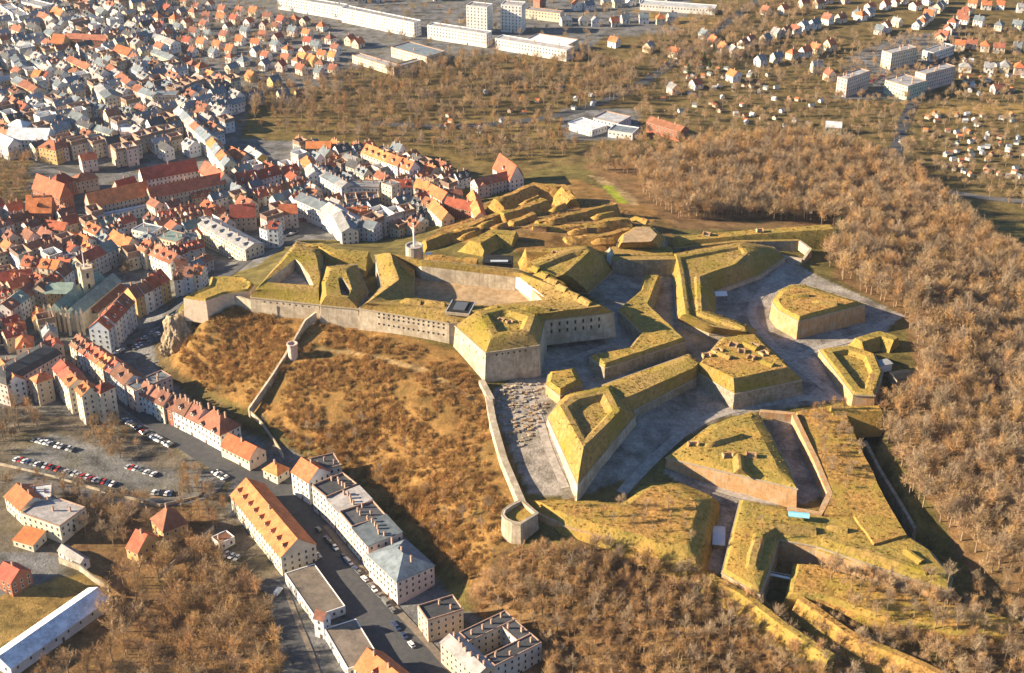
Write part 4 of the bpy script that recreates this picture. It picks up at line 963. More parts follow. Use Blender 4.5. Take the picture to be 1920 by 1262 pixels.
T(195,128,236,158,4,11,12,'from the orange chapel in the upper cream terrace',['cream','white','pink'],['slate','grey','rust'],3,dorm=0)
T(122,112,160,130,3,11,11,'from the brick chapel in the upper cream row',['cream','ochre'],['slate','rust'],3,dorm=0)
house(95,80,118,82,12,12,'gable',7,'ochre','orange','chapel','orange brick chapel with steep roof in the upper town','building',None,0,0)
house(120,72,198,76,12,10,'gable',3.5,'brick red','rust','factory','long dull brick factory in the upper town','building',None,1,0)
house(210,96,238,104,13,10,'gable',5,'cream','orange','barn_hall','cream hall with orange roof inside the oval road','building',None,0,0)
T(275,66,320,84,3,10,9,'in the long cream sheds by the pale street',['cream','white'],['grey','light grey'],2.5,dorm=0)
T(282,98,318,112,2,10,9,'in the cream shed pair below the pale street',['cream'],['slate'],2.5,dorm=0)
T(245,168,285,182,3,11,12,'from the tan office in the cream upper row',['cream','pink','white'],['slate','rust'],3,dorm=0)
T(20,152,60,172,3,12,11,'in the long tan terrace',['tan','cream'],['slate','rust'],3,dorm=0)
T(58,142,84,146,2,11,10,'beside the long tan terrace',['ochre','pink'],['red','orange'],4,dorm=0)
T(8,190,40,208,3,11,10,'in the pink row above the white hall',['cream','pink'],['red','rust'],4,dorm=1)
T(18,106,32,128,2,11,11,'in the tall pale pair at the upper left edge',['cream','white'],['slate'],2.5,dorm=0)
T(0,12,24,28,2,12,12,'in the white slab pair at the upper left corner',['white'],['grey'],1,roof='flat',dorm=0)
house(38,4,78,14,14,12,'flat',.8,'white','grey','apartment_block','white slab block at the top left','building',None,1)
house(94,22,112,30,10,9,'gable',5,'cream','orange','house','orange roofed house between the upper slab blocks','house',None,1,0)
T(30,84,56,90,2,10,9,'in the ochre pair west of the chapel',['ochre','cream'],['slate','grey'],3,dorm=0)
T(160,198,230,214,5,9,8,'from the cream wedge corner among the yard sheds',['grey','tan','white'],['slate','dark','rust','pale'],2.5,dorm=0)
T(140,232,205,252,5,9,8,'among the white edged sheds by the pink cube house',['white','cream','grey'],['slate','dark','green'],2.5,dorm=0)
T(60,216,112,228,4,10,9,'beside the white cubic hall',['pale blue','pink','white'],['slate','red','dark'],3,dorm=0)
T(92,176,142,190,4,10,9,'in the shaded yards above the sheds',['grey','tan','pale blue'],['slate','dark'],2.5,dorm=0)
# --- slab blocks and schools at the top
def slab(lab, x1, y1, x2, y2, d, h, wl='white', rc='grey', ch=3, name='apartment_block', bk=False):
    return house(x1, y1, x2, y2, d, h, 'flat', .8, wl, rc, name, lab, 'building', 'slab apartment blocks' if 'block' in name else None, ch, 0, False, 'lr', bk, wsp=3.2)
slab('long white slab block above the red suburb', 640, 16, 776, 44, 11, 14)
slab('long white slab block before the twin towers', 801, 48, 912, 65, 11, 13)
slab('left white tower block of the twin pair', 874, 11, 913, 15, 15, 27, ch=2)
slab('right white tower block of the twin pair', 939, 9, 978, 12, 15, 27, ch=2)
slab('white school front with a broad pale roof', 928, 73, 1062, 96, 14, 10, rc='light grey', name='school')
slab('large pale roofed sports hall behind the school front', 985, 76, 1062, 88, 26, 8, 'pale green', 'pale', 0, 'sports_hall')
slab('white school wing with dark flat roof', 733, 89, 800, 108, 24, 9, 'cream', 'slate', 1, 'school')
slab('low white school wing with grey roof', 660, 104, 738, 128, 9, 7, 'cream', 'light grey', 1, 'school')
slab('low cream link between the school wings', 738, 129, 795, 113, 8, 5, 'cream', 'grey', 0, 'school')
slab('white slab fragment at the top edge', 520, -6, 640, 14, 11, 13)
slab('cream row block right of the twin towers', 985, 18, 1050, 26, 10, 9, 'cream')
house(1000, -2, 1012, 2, 8, 12, 'gable', 14, 'brick red', 'red', 'church', 'red roofed church spire right of the twin towers', 'church', None, 0, 0)
for lab, x1, y1, x2, y2, d, h, wl in [
  ('pink gabled slab block left of the long parking yard', 1568,146,1591,148,34,16,'pink'), ('tan slab block behind the parking yard', 1651,97,1675,100,34,15,'cream'),
  ('orange pink slab block beside the straight road', 1714,136,1739,139,40,15,'pink'), ('pale green front block at the end of the parking yard', 1654,154,1708,160,26,12,'pale green'),
  ('pale small block up the straight road', 1728,97,1752,99,36,8,'white')]:
    f = frame(x1, y1, x2, y2, h); mid, u, v, w_ = f
    ang = R(-30); u2 = Vector((u.x*math.cos(ang) - u.y*math.sin(ang), u.x*math.sin(ang) + u.y*math.cos(ang), 0)); v2 = Vector((-u2.y, u2.x, 0)).normalized()
    house(0,0,0,0, d, h, 'flat', .8, wl, 'grey', 'apartment_block', lab, 'building', 'slab apartment blocks', 4, 0, frame_=(mid, u2, v2, w_))
# market sheds
slab('white flat roofed market hall by the park road', 1064, 232, 1110, 246, 18, 5, 'white', 'pale', 0, 'market_hall')
slab('pale blue roofed market hall by the park road', 1112, 222, 1160, 232, 20, 6, 'pale blue', 'pale', 0, 'market_hall')
slab('slate roofed market hall end', 1140, 246, 1186, 252, 16, 5, 'white', 'slate', 0, 'market_hall')
house(1212, 228, 1276, 246, 10, 9, 'gable', 3, 'brick red', 'rust', 'brick_house', 'long brick house with white gable east of the market halls', 'house', None, 2, 0)
house(1548, 238, 1578, 240, 12, 6, 'gable', 3, 'pale green', 'pale', 'house', 'pale green house alone in the brown wood', 'house', None, 0, 0)
# --- near buildings along the street
house(432,925,527,1048,17,9.5,'gable',6.5,'cream','orange','school','long cream school under a big orange roof with rows of dormers','building',None,1,9,True)
def grow(): 
    house(546,884,578,905,13,13,'gable',5,'white','orange','tenement_house','white gabled house with plain orange roof heading the grey row','house',None,1,0,True)
    segs = [(585,912,612,935,'dark','grey',14),(612,935,636,962,'light grey','pink',14),(636,962,660,990,'dark','cream',14),(660,990,690,1024,'slate','pink',14)]
    for i, (a, b2, c_, d_, rc, wl, e) in enumerate(segs):
        house(a, b2, c_, d_, 17, e, 'shed' if i % 2 else 'flat', 1.0, wl, rc, 'tenement_house', f'{wl} tenement with {rc} flat roof, {ORD[i]} from the plain orange roof', 'house', None, 5, 0, True)
    house(690,1040,744,1092,19,12.5,'hip',5,'pink','slate','tenement_house','large pale pink house with light and dark slate hipped roof ending the grey row','house',None,3,0,True)
    house(592,888,640,872,12,11,'flat',.8,'grey','dark','tenement_house','dark grey rear wing with black yard behind the orange gable','house',None,3,0,False)
grow()
house(783,1138,802,1166,16,11,'flat',.9,'tan','dark','apartment_block','free standing tan box house with dark sunken roof','building',None,2,0,True)
def courtyard():
    e = 10.5; W0, S0, N0 = P(826,1204,e), P(893,1268,e), P(942,1142,e); a = S0 - W0; a.z = 0; La = a.length; a.normalize(); b2 = Vector((-a.y, a.x, 0)); Lb = abs((N0 - W0).dot(b2))
    if (N0 - W0).dot(b2) < 0: b2 = -b2
    def wing(a0, a1, b0, b1, facing, **k):      # rectangle in the a/b frame, front towards facing
        if facing == 'a-': mid, u, v, w, d = W0 + a*a0 + b2*(b0+b1)/2, -b2*(b1-b0), a, b1-b0, a1-a0
        elif facing == 'a+': mid, u, v, w, d = W0 + a*a1 + b2*(b0+b1)/2, b2*(b1-b0), -a, b1-b0, a1-a0
        elif facing == 'b-': mid, u, v, w, d = W0 + b2*b0 + a*(a0+a1)/2, a*(a1-a0), b2, a1-a0, b1-b0
        else: mid, u, v, w, d = W0 + b2*b1 + a*(a0+a1)/2, -a*(a1-a0), -b2, a1-a0, b1-b0
        house(0,0,0,0, d, e, frame_=(mid, u, v, w), cat='house', name='tenement_house', back=True, **k)
    wing(0, La, 0, 9, 'b-', roof='gable', rh=2.0, wall='tan', rc='light grey', label='tan street wing with pale roof and many small chimneys by the black yard', chim=7, near=True)
    wing(0, 7, 9.02, Lb, 'a-', roof='flat', rh=.6, wall='tan', rc='dark', label='dark flat roofed wing of the black yard beside the tan box house', chim=4)
    wing(La-7, La, 9.02, Lb, 'a+', roof='flat', rh=.6, wall='grey', rc='dark', label='dark flat roofed wing on the wood side of the black yard', chim=4)
    wing(7.02, La-7.02, Lb-7, Lb, 'b-', roof='flat', rh=.4, wall='grey', rc='dark', label='dark roofed rear wing closing the black yard', chim=2)
courtyard()
house(534,1077,590,1157,14,5,'flat',.4,'white','drab','long_shed','long low white shed with flat brown grey roof','building',None,0,0,True)
house(608,1180,652,1256,14,5,'flat',.4,'white','drab','long_shed','second low white shed with brown roof toward the orange roof','building',None,0,0,True)
house(588,1158,606,1164,5,10,'gable',2.5,'pale blue','brown','stair_tower','slim pale stair tower between the two low sheds','building',None,0,0,True)
house(664,1252,722,1300,14,8,'gable',6,'cream','orange','house','cream house with vivid orange roof at the lower street edge','house',None,2,1,True)
# --- lower left
house(20,1254,205,1122,13,5,'gable',3.2,'pale blue','pale','long_hall','very long white metal hall below the wood','building',None,0,0,True,wsp=6)
house(40,962,112,990,17,9,'flat',.7,'cream','light grey','manor','cream manor block with white flat roof in the yard','building',None,3,0,True)
house(8,930,38,958,14,8,'gable',4,'cream','orange','manor_wing','cream manor wing with orange gable end','building',None,2,0,True)
house(54,940,96,934,12,9,'flat',.6,'cream','pale','manor_wing','pale roofed rear wing of the cream manor','building',None,2,0,True)
house(24,1012,62,1024,9,3.5,'shed',2,'cream','orange','garage','low garage with orange lean-to roof before the manor','building',None,0,0,True)
house(283,972,306,1000,12,8,'hip',8,'ochre','rust','house','ochre house with tall red pyramid roof in the dark trees','house',None,1,0,True)
house(236,1026,258,1038,14,6,'gable',6,'ochre','red','house','small ochre house with steep dark red roof below the pyramid roof','house',None,1,0,True)
house(396,1008,412,1022,8,4,'flat',.5,'white','brown','garage','little white annex with brown roof by the school yard','building',None,1,0,True)
house(-10,1078,20,1095,11,7,'gable',4,'brick red','red','house','red house at the left frame edge above the dark yard','house',None,1,0,True)
house(108,1030,150,1060,5,4,'gable',2,'white','light grey','garage','narrow white sheds on the wall below the manor','building',None,0,0,True)
stone_wall('retaining wall along the car park edge', [(0,868,1),(100,892,.8),(215,925,.6),(300,945,.5),(370,930,.5),(395,905,1)], .6, 2.5)
stone_wall('old wall ruin below the manor', [(110,1045,1.5),(150,1060,1.5),(175,1080,0),(205,1100,-1)], .7, 3)
stone_wall('yard wall of the orange roofed school', [(300,1075,-1),(360,1020,1),(400,985,2)], .5, 2.5)
# --- small houses scattered in the suburbs
def suburb(pts_lines, walls, roofs, where, group, eave=(4.5, 6.5), w=(8, 11), d=(7.5, 9.5), rh=(3.2, 4.6), rot=None):
    k = 0
    for x1, y1, x2, y2, n in pts_lines:
        for i in range(n):
            t_ = (i + rnd.uniform(.2, .8)) / n; p = G(x1 + (x2-x1)*t_, y1 + (y2-y1)*t_ + rnd.uniform(-3.5, 3.5)); ww = rnd.uniform(*w)
            if any((p.x-o[0])**2 + (p.y-o[1])**2 < (o[2]*.85 + 5.5)**2 for o in OCC): continue
            a = (rot if rot is not None else math.atan2(*(lambda q, s: (q.y - s.y, q.x - s.x))(G(x2, y2), G(x1, y1)))) + rnd.uniform(-.15, .15) + (rnd.random() < .35) * math.pi/2
            u = Vector((math.cos(a), math.sin(a), 0)) * ww; v = Vector((-math.sin(a), math.cos(a), 0))
            if v.y < 0: u = -u; v = -v
            e = rnd.uniform(*eave); wl, rc = rnd.choice(walls), rnd.choice(roofs); dd = rnd.uniform(*d)
            mid = p - v * dd/2; mid.z = p.z + e
            house(0,0,0,0, dd, e, 'gable' if rnd.random() < .8 else 'hip', rnd.uniform(*rh), wl, rc, 'house', f'small {wl} house with {rc} roof {where}', 'house', group, 1, 0, frame_=(mid, u, v, ww)); k += 1
    return k
n1 = suburb([(255+12*k, -4+19*k, 640, 62+19*k, 15-k) for k in range(6)], ['white','cream','white','pink'], ['orange','slate','rust','red','orange','brown'], 'in the tight red suburb grid', 'red suburb houses', d=(7,8.5), w=(7.5,9.5))
n2 = suburb([(560,14,640,30,4),(640,2,860,-4,10),(650,80,700,92,3),(560,110,640,140,5),(330,118,400,150,5),(420,130,520,165,5),(470,200,600,180,5)], ['white','cream','ochre'], ['orange','rust','slate'], 'scattered beside the park', 'houses beside the park')
n3 = suburb([(1380,95,1500,60,6),(1500,60,1640,20,7),(1420,125,1560,95,7),(1600,40,1700,5,6),(1640,70,1700,40,4),(1755,85,1830,10,9),(1715,60,1775,5,8),(1700,20,1780,-5,3),(1790,90,1920,100,6),(1800,45,1920,60,6),(1840,15,1920,20,4),
   (1310,70,1380,110,4),(1430,30,1600,0,6),(1520,130,1560,150,2),(1800,130,1920,140,4),(1850,165,1900,190,2),(1220,180,1400,150,3)],
   ['white','cream','white','pink'], ['orange','slate','rust','orange','grey'], 'in the eastern garden suburb', 'eastern suburb houses')
n4 = suburb([(1050,50,1280,40,8),(1060,20,1260,0,7),(1120,80,1300,110,3)], ['white','cream'], ['slate','grey','orange'], 'near the far sheds at the top', 'far sheds and houses')
slab('long pale industrial hall at the top edge', 1200, 8, 1340, 18, 16, 6, 'white', 'pale', 0, 'industrial_hall')
# smaller houses filling the town blocks
def infill(poly, n, walls, roofs, where, group, eave, w, d, rot):
    wp = [tuple(G(*p))[:2] for p in poly]; xs = [p[0] for p in wp]; ys = [p[1] for p in wp]
    for _ in range(n):
        x, y = rnd.uniform(min(xs), max(xs)), rnd.uniform(min(ys), max(ys))
        if not inpoly(np.array([x]), np.array([y]), wp)[0]: continue
        ww, dd = rnd.uniform(*w), rnd.uniform(*d)
        if any((x-o[0])**2 + (y-o[1])**2 < (o[2]*.66 + .40*math.hypot(ww, dd))**2 for o in OCC): continue
        a = rot + rnd.uniform(-.12, .12) + (rnd.random() < .4) * math.pi/2; u = Vector((math.cos(a), math.sin(a), 0)) * ww; v = Vector((-math.sin(a), math.cos(a), 0))
        if v.y < 0: u = -u; v = -v
        e = rnd.uniform(*eave); wl, rc = rnd.choice(walls), rnd.choice(roofs); z = th(x, y); mid = Vector((x, y, z + e)) - v * dd/2; mid.z = z + e
        house(0,0,0,0, dd, e, rnd.choice(('gable','gable','gable','flat')), rnd.uniform(2.5, 4.5) if True else 0, wl, rc, 'house', f'{wl} yard house with {rc} roof {where}', 'house', group, rnd.choice((1,2,2)), rnd.choice((0,0,1,2)), frame_=(mid, u, v, ww))
WA = ['cream','white','white','pale blue','cream','pink','tan']
infill([(-60,400),(130,410),(250,400),(440,330),(560,330),(560,430),(480,440),(330,500),(200,500),(60,560),(-60,600)], 2200, WA, ['red','orange','rust','slate','brown','green'], 'filling the old town blocks', 'old town yard houses', (7,11), (9,15), (8,10), -.85)
infill([(-60,150),(300,140),(450,170),(430,260),(380,300),(200,300),(60,300),(-60,250)], 2200, WA, ['slate','grey','rust','dark','light grey','slate'], 'filling the upper town blocks', 'upper town yard houses', (8,12), (10,18), (8,11), -.85)
infill([(-60,-10),(290,-10),(300,80),(340,140),(-60,160)], 1500, WA, ['slate','grey','rust','light grey','dark'], 'in the far western quarter', 'far western houses', (7,11), (9,17), (8,11), -.85)
infill([(560,280),(780,300),(870,350),(780,440),(620,440),(560,380)], 1400, WA, ['slate','rust','orange','dark','grey'], 'between the town rows under the ramparts', 'yard houses under the ramparts', (6,9), (8,12), (7,10), -.8)
infill([(-40,600),(60,600),(120,640),(100,690),(-40,760)], 200, WA, ['red','orange','rust','slate'], 'in the western corner by the mansard roof', 'western corner houses', (6,10), (8,12), (7,10), .5)
# allotment huts
def huts(poly, n, group, where):
    wp = [tuple(G(*p))[:2] for p in poly]; xs = [p[0] for p in wp]; ys = [p[1] for p in wp]; done = 0
    ms = {}
    for wl, rc in (('white','slate'),('cream','rust'),('white','pale'),('tan','orange')):
        m = MB(); m.box(-2,2,-1.6,1.6,-.5,2.3,0,'bt'); 
        for s in (-1,1): m.face([(s*2,-1.6,2.3),(s*2,1.6,2.3),(s*2,0,3.3)][::s])
        r = MB()
        for s in (-1,1): r.face([(-2.2,s*1.9,2.15),(2.2,s*1.9,2.15),(2.2,0,3.4),(-2.2,0,3.4)][::-s])
        ms[(wl, rc)] = (m.data('wall', wallm(wl)), r.data('roof', roofm(rc)))
    while done < n:
        x, y = rnd.uniform(min(xs), max(xs)), rnd.uniform(min(ys), max(ys))
        if not inpoly(np.array([x]), np.array([y]), wp)[0]: continue
        done += 1
        if any((x-o[0])**2 + (y-o[1])**2 < (o[2]+3)**2 for o in OCC): continue
        (wl, rc) = rnd.choice(list(ms)); a, b2 = ms[(wl, rc)]
        t = thing('garden_hut', f'tiny {wl} garden hut with {rc} roof {where}', 'hut', (x, y, th(x, y)), rnd.uniform(0, 3.1), group)
        link('wall', a, t); link('roof', b2, t); OCC.append((x, y, 2.5))
huts([(1240,110),(1420,120),(1560,200),(1500,250),(1240,210)], 70, 'allotment huts by the suburb', 'among the western allotments')
huts([(1720,210),(1920,215),(1920,350),(1800,340),(1720,290)], 80, 'allotment huts by the straight road', 'among the allotments beside the straight road')
huts([(880,150),(1180,170),(1060,220),(830,270),(780,240)], 24, 'huts in the park gardens', 'in the park gardens')
huts([(1780,110),(1920,120),(1920,190),(1800,185)], 25, 'huts behind the slab blocks', 'behind the slab apartment blocks')

# past the 300 houses that show largest, the rest become one mass
bpy.context.view_layer.update()
def kids(o): return KID.get(o.name, [])
KID = {}
for o in COL.objects:
    if o.parent: KID.setdefault(o.parent.name, []).append(o)
hs = [o for o in COL.objects if o.parent is None and o.name.split('.')[0] == 'house']
hs.sort(key=lambda o: (o.location - cam.location).length * (1 if abs(o.location.x) < o.location.y * .385 else 10))
FV, FF, FM, FMATS = [], [], [], []; nv = 0; DEAD = []
for h in hs[300:]:
    tree_ = [c for c in kids(h)]; tree_ += [g for c in tree_ for g in kids(c)]
    for c in tree_:
        me = c.data; co = np.empty(len(me.vertices) * 3); me.vertices.foreach_get('co', co); M = np.array(c.matrix_world); co = co.reshape(-1, 3) @ M[:3, :3].T + M[:3, 3]
        ids = []
        for m_ in me.materials:
            if m_ not in FMATS: FMATS.append(m_)
            ids.append(FMATS.index(m_))
        for pl in me.polygons: FF.append([v + nv for v in pl.vertices]); FM.append(ids[min(pl.material_index, len(ids) - 1)])
        FV.append(co); nv += len(co)
    DEAD += tree_ + [h]
bpy.data.batch_remove(DEAD)
if FV:
    me = bpy.data.meshes.new('far_houses'); me.from_pydata(np.vstack(FV).tolist(), [], FF)
    for m_ in FMATS: me.materials.append(m_)
    me.polygons.foreach_set('material_index', FM); tag(link('far_houses', me), 'mass of small far houses of the outer suburbs', 'houses', kind='stuff')
print('houses', len(hs))
# ------------------------------------------------------------------ small structures in the fortress
def shelter(px, h, w, d, hh, rz, name, label, roofmat, posts=True, rise=.6, wallmat=None):
    o = thing(name, label, 'shelter', P(px[0], px[1], h), rz)
    r = MB(); r.face([(-w/2,-d/2,hh),(w/2,-d/2,hh),(w/2,0,hh+rise),(-w/2,0,hh+rise)]); r.face([(w/2,d/2,hh),(-w/2,d/2,hh),(-w/2,0,hh+rise),(w/2,0,hh+rise)])
    r.face([(-w/2,-d/2,hh-.25),(-w/2,d/2,hh-.25),(-w/2,d/2,hh),(-w/2,0,hh+rise),(-w/2,-d/2,hh)]); r.face([(w/2,d/2,hh-.25),(w/2,-d/2,hh-.25),(w/2,-d/2,hh),(w/2,0,hh+rise),(w/2,d/2,hh)])
    r.face([(-w/2,-d/2,hh-.25),(w/2,-d/2,hh-.25),(w/2,-d/2,hh),(-w/2,-d/2,hh)]); r.face([(w/2,d/2,hh-.25),(-w/2,d/2,hh-.25),(-w/2,d/2,hh),(w/2,d/2,hh)])
    r.build('roof', roofmat, o)
    if wallmat:
        m = MB(); m.box(-w/2+.4, w/2-.4, -d/2+.4, d/2-.4, -1.0, hh-.2, 0, 'bt'); m.build('wall', wallmat, o)
    else:
        p = MB(); p.box(-.12,.12,-.12,.12,-.5,hh-.2); pm = p.data('post', M_DARKM)
        for sx in (-1, 1):
            for sy in (-1, 1): link('post', pm, o, (sx*(w/2-.3), sy*(d/2-.3), 0))
    return o
g_ = shelter((864,588), 46.5, 12, 14, 4.0, R(-12), 'gate_pavilion', 'dark glass roofed gate pavilion set into the keep rampart', M_DARKM, wallmat=M_STONED, rise=.3)
m = MB(); m.box(-6.4, 6.4, -7.6, -7.0, 2.6, 4.1); m.build('front_beam', M_COPE, g_)
for s in (-1, 1): m = MB(); m.box(s*6.2-.2, s*6.2+.2, -7.0, 7.0, 3.7, 4.25); m.build('side_beam', M_METAL, g_)
m = MB(); m.box(-3.2, 3.2, -4.5, 4.5, 4.2, 4.75); m.build('lantern', mat('lantern_glass', (.10,.11,.12), rough=.4), g_)
shelter((934,502), 42.0, 17, 11, 5.5, R(-6), 'glazed_hall', 'dark framed hall with pale skylight behind the inner court', M_DARKM, wallmat=M_DARKM, rise=.4)
o = MB(); o.box(-5,5,-1.2,1.2,0,.35); tag(o.build('skylight', M_METAL, None, P(936,490,48.0)), 'long pale skylight on the dark framed hall', 'skylight')
shelter((1350,562), 26.0, 7, 6, 4.0, R(4), 'marquee', 'white open marquee in the shaded ditch yard', M_WHITE, rise=1.2)
shelter((1347,1015), 13.6, 5.5, 14, 3.2, R(-8), 'marquee', 'long pale blue marquee in the dark moat', M_METAL, rise=.9)
shelter((1497,974), 23.6, 9, 4, 2.6, R(-10), 'marquee', 'bright turquoise awning on the green platform', M_BLUE, rise=.7)
shelter((1655,690), 26.5, 8, 6, 3.4, R(20), 'service_hut', 'grey flat hut beside the green ravelin', mat('hut_roof', (.28,.29,.3), rough=.7), wallmat=M_WHITE, rise=.2)
shelter((1690,715), 25.5, 11, 9, 4.0, R(15), 'service_hut', 'dark pitched hut at the wood edge beside the ravelin', M_DARKM, wallmat=M_STONED, rise=1.2)
shelter((1012,430), 36.5, 9, 4, 3, R(-3), 'brick_casemate', 'long brick casemate front on the upper works', M_GRASS, wallmat=M_BRICK, rise=.4)
shelter((1108,432), 35, 8, 4, 2.6, R(2), 'brick_casemate', 'small dark casemate with white plaque on the upper works', M_GRASS, wallmat=M_STONED, rise=.5)
shelter((804,482), 40.5, 4, 3, 2.4, R(0), 'ticket_kiosk', 'small white kiosk beside the round drum', M_WHITE, wallmat=M_WHITE, rise=.2)
# gable tower by the curtain
t = thing('gate_turret', 'little white gabled gatehouse on the curtain wall', 'gatehouse', P(1143, 497, 30)); m = MB(); m.box(-1.8,1.8,-2.2,2.2,-3,8,0,'bt')
for s in (-1,1): m.face([(-1.8,s*2.2,8),(1.8,s*2.2,8),(0,s*2.2,10.5)][::-s])
m.build('wall', M_WHITE, t); r = MB()
for s in (-1,1): r.face([(s*2.1,-2.5,7.7),(s*2.1,2.5,7.7),(0,2.5,10.7),(0,-2.5,10.7)][::s])
r.build('roof', M_STONED, t)
# footbridge
A = P(1443,1076,17); B = P(1490,1086,17); dv = B - A; L_ = dv.length; t = thing('footbridge', 'narrow white footbridge over the black trench', 'bridge', A, math.atan2(dv.y, dv.x))
m = MB(); m.box(-1, L_+1, -.7, .7, -.25, 0); m.build('deck', M_WHITE, t)
for s in (-1, 1): m = MB(); m.box(-1, L_+1, s*.7-.04, s*.7+.04, .9, 1.0); [m.box(k, k+.08, s*.7-.04, s*.7+.04, 0, .9) for k in np.arange(-1, L_+1, 1.5)]; m.build('railing', M_WHITE, t)
# rubble field in the ditch
rub = MB(); wp = [tuple(G(*p))[:2] for p in [(925,750),(955,705),(1005,710),(1035,750),(1010,800),(985,850),(950,820)]]
xs = [p[0] for p in wp]; ys = [p[1] for p in wp]
for k in range(420):
    x, y = rnd.uniform(min(xs), max(xs)), rnd.uniform(min(ys), max(ys))
    if not inpoly(np.array([x]), np.array([y]), wp)[0]: continue
    z = th(x, y); s = rnd.uniform(.25, 1.1) * (1.3 if rnd.random() < .15 else 1); q = [Vector((rnd.uniform(.5,1)*sx*s, rnd.uniform(.5,1)*sy*s, rnd.uniform(.4,.9)*sz*s)) for sz in (-1,1) for sy in (-1,1) for sx in (-1,1)]
    i = len(rub.v); rub.v += [(x+v.x, y+v.y, z+v.z+.1) for v in q]; mi = rnd.randrange(3)
    for f in ((0,2,3,1),(4,5,7,6),(0,1,5,4),(1,3,7,5),(3,2,6,7),(2,0,4,6)): rub.f.append(tuple(i+a for a in f)); rub.m.append(mi)
tag(rub.build('rubble', [M_COBB, M_BARE, M_STONE]), 'loose stone rubble heaped in the ditch', 'rubble', kind='stuff')

# ------------------------------------------------------------------ cars
CARD = {}
def car_parts(c, van):
    if (c, van) in CARD: return CARD[(c, van)]
    hw = .9 if not van else 1.0; L2 = 2.15 if not van else 2.7
    prof = [(-L2,.45),(-L2,.85),(-L2*.93,.98),(L2*.38,.95),(L2*.93,.78),(L2,.6),(L2,.4),(-L2+.1,.3)] if not van else [(-L2,.4),(-L2,1.1),(L2*.55,1.1),(L2*.95,.95),(L2,.6),(L2,.4),(-L2+.1,.3)]
    b = MB(); n = len(prof)
    b.face([(x,-hw,z) for x,z in prof][::-1]); b.face([(x,hw,z) for x,z in prof])
    for i in range(n): (x0,z0),(x1,z1) = prof[i], prof[(i+1)%n]; b.face([(x0,-hw,z0),(x1,-hw,z1),(x1,hw,z1),(x0,hw,z0)])
    g = MB(); z0, z1 = (.96, 1.42) if not van else (1.09, 2.1); xb0, xb1, xt0, xt1 = (-L2*.86, L2*.42, -L2*.68, L2*.08) if not van else (-L2*.99, L2*.6, -L2*.97, L2*.38)
    q = [(xb0,-hw+.04,z0),(xb1,-hw+.04,z0),(xb1,hw-.04,z0),(xb0,hw-.04,z0),(xt0,-hw+.2,z1),(xt1,-hw+.2,z1),(xt1,hw-.2,z1),(xt0,hw-.2,z1)]
    for f in ((0,1,5,4),(1,2,6,5),(2,3,7,6),(3,0,4,7)): g.face([q[a] for a in f], 1 if van and f != (1,2,6,5) else 0)
    r = MB(); r.box(xt0, xt1, -hw+.2, hw-.2, z1-.03, z1+.05)
    w = MB(); K = 10
    for s in (-.12, .12): w.face([(.33*math.cos(2*math.pi*k/K), s, .33*math.sin(2*math.pi*k/K)) for k in range(K)])
    for k in range(K):
        a, b2 = 2*math.pi*k/K, 2*math.pi*(k+1)/K; w.face([(.33*math.cos(a),-.12,.33*math.sin(a)),(.33*math.cos(b2),-.12,.33*math.sin(b2)),(.33*math.cos(b2),.12,.33*math.sin(b2)),(.33*math.cos(a),.12,.33*math.sin(a))])
    CARD[(c, van)] = [('body', b.data('body', CARM[c]), (0,0,0)), ('cabin_glass', g.data('cabin_glass', [M_CGLASS, CARM[c]]), (0,0,0)), ('roof', r.data('roof', CARM[c]), (0,0,0))] + \
        [('wheel', None, (sx*L2*.62, sy*(hw-.06), .33)) for sx in (-1,1) for sy in (-1,1)]
    CARD['w'] = CARD.get('w') or w.data('wheel', M_TYRE); return CARD[(c, van)]
def car(x, y, a, where, group, c=None, van=False, lift=.24):
    c = c or rnd.choice(['white','white','silver','black','dark blue','red','grey','grey','silver','white'])
    t = thing('parked_car', f'{c} {"van" if van else "car"} parked {where}', 'van' if van else 'car', (x, y, th(x, y) + lift), a, group)
    for n, me, l in car_parts(c, van): link(n, me or CARD['w'], t, l)
def cars(x1, y1, x2, y2, n, mode, where, group, skip=.1, lift=.24, van=None):
    A, B = G(x1, y1), G(x2, y2); d = B - A; a = math.atan2(d.y, d.x)
    for i in range(n):
        if rnd.random() < skip: continue
        p = A.lerp(B, (i + .5) / n); car(p.x, p.y, a + (math.pi/2 if mode == 'x' else 0) + rnd.choice((0, math.pi)) + rnd.uniform(-.06, .06), where, group, van=(i == van), lift=lift)
cars(28,862,215,911,24,'x','in the long car park row by the retaining wall','cars in the long car park row',.06)
cars(62,826,140,846,11,'x','in the upper car park row','cars in the upper car park row',.1)
cars(232,788,262,806,7,'x','in the bay row below the sunny row','cars in the bays below the sunny row',.05); cars(266,810,322,838,12,'x','in the bay row below the sunny row','cars in the bays below the sunny row',.1)
cars(238,876,292,892,8,'x','in the inner car park row','cars in the inner car park row',.1)
cars(285,925,325,928,5,'x','at the lower end of the car park','cars at the lower end of the car park',.1)
cars(400,885,425,900,4,'x','at the corner by the orange roofed school','cars by the school corner',0)
cars(595,992,740,1150,26,'a','along the kerb before the grey roofed row','cars parked along the kerb',.25,.3,van=23); cars(735,1168,775,1215,6,'a','along the lower kerb','cars on the lower kerb',.1,.3)
cars(560,1000,600,1055,12,'x','in the shaded bays beside the orange roofed school','cars in the shaded bays',.3,.32)
car(*tuple(G(522,1112))[:2], R(70), 'on the curving lane', None, 'white', True)
cars(420,1040,450,1050,3,'x','in the school yard','cars in the school yard',0)
cars(215,665,330,590,14,'a','under the shaded cliff row','cars under the cliff row',.25,.3); cars(240,660,300,625,9,'x','on the street below the cliff','cars below the cliff',.3)
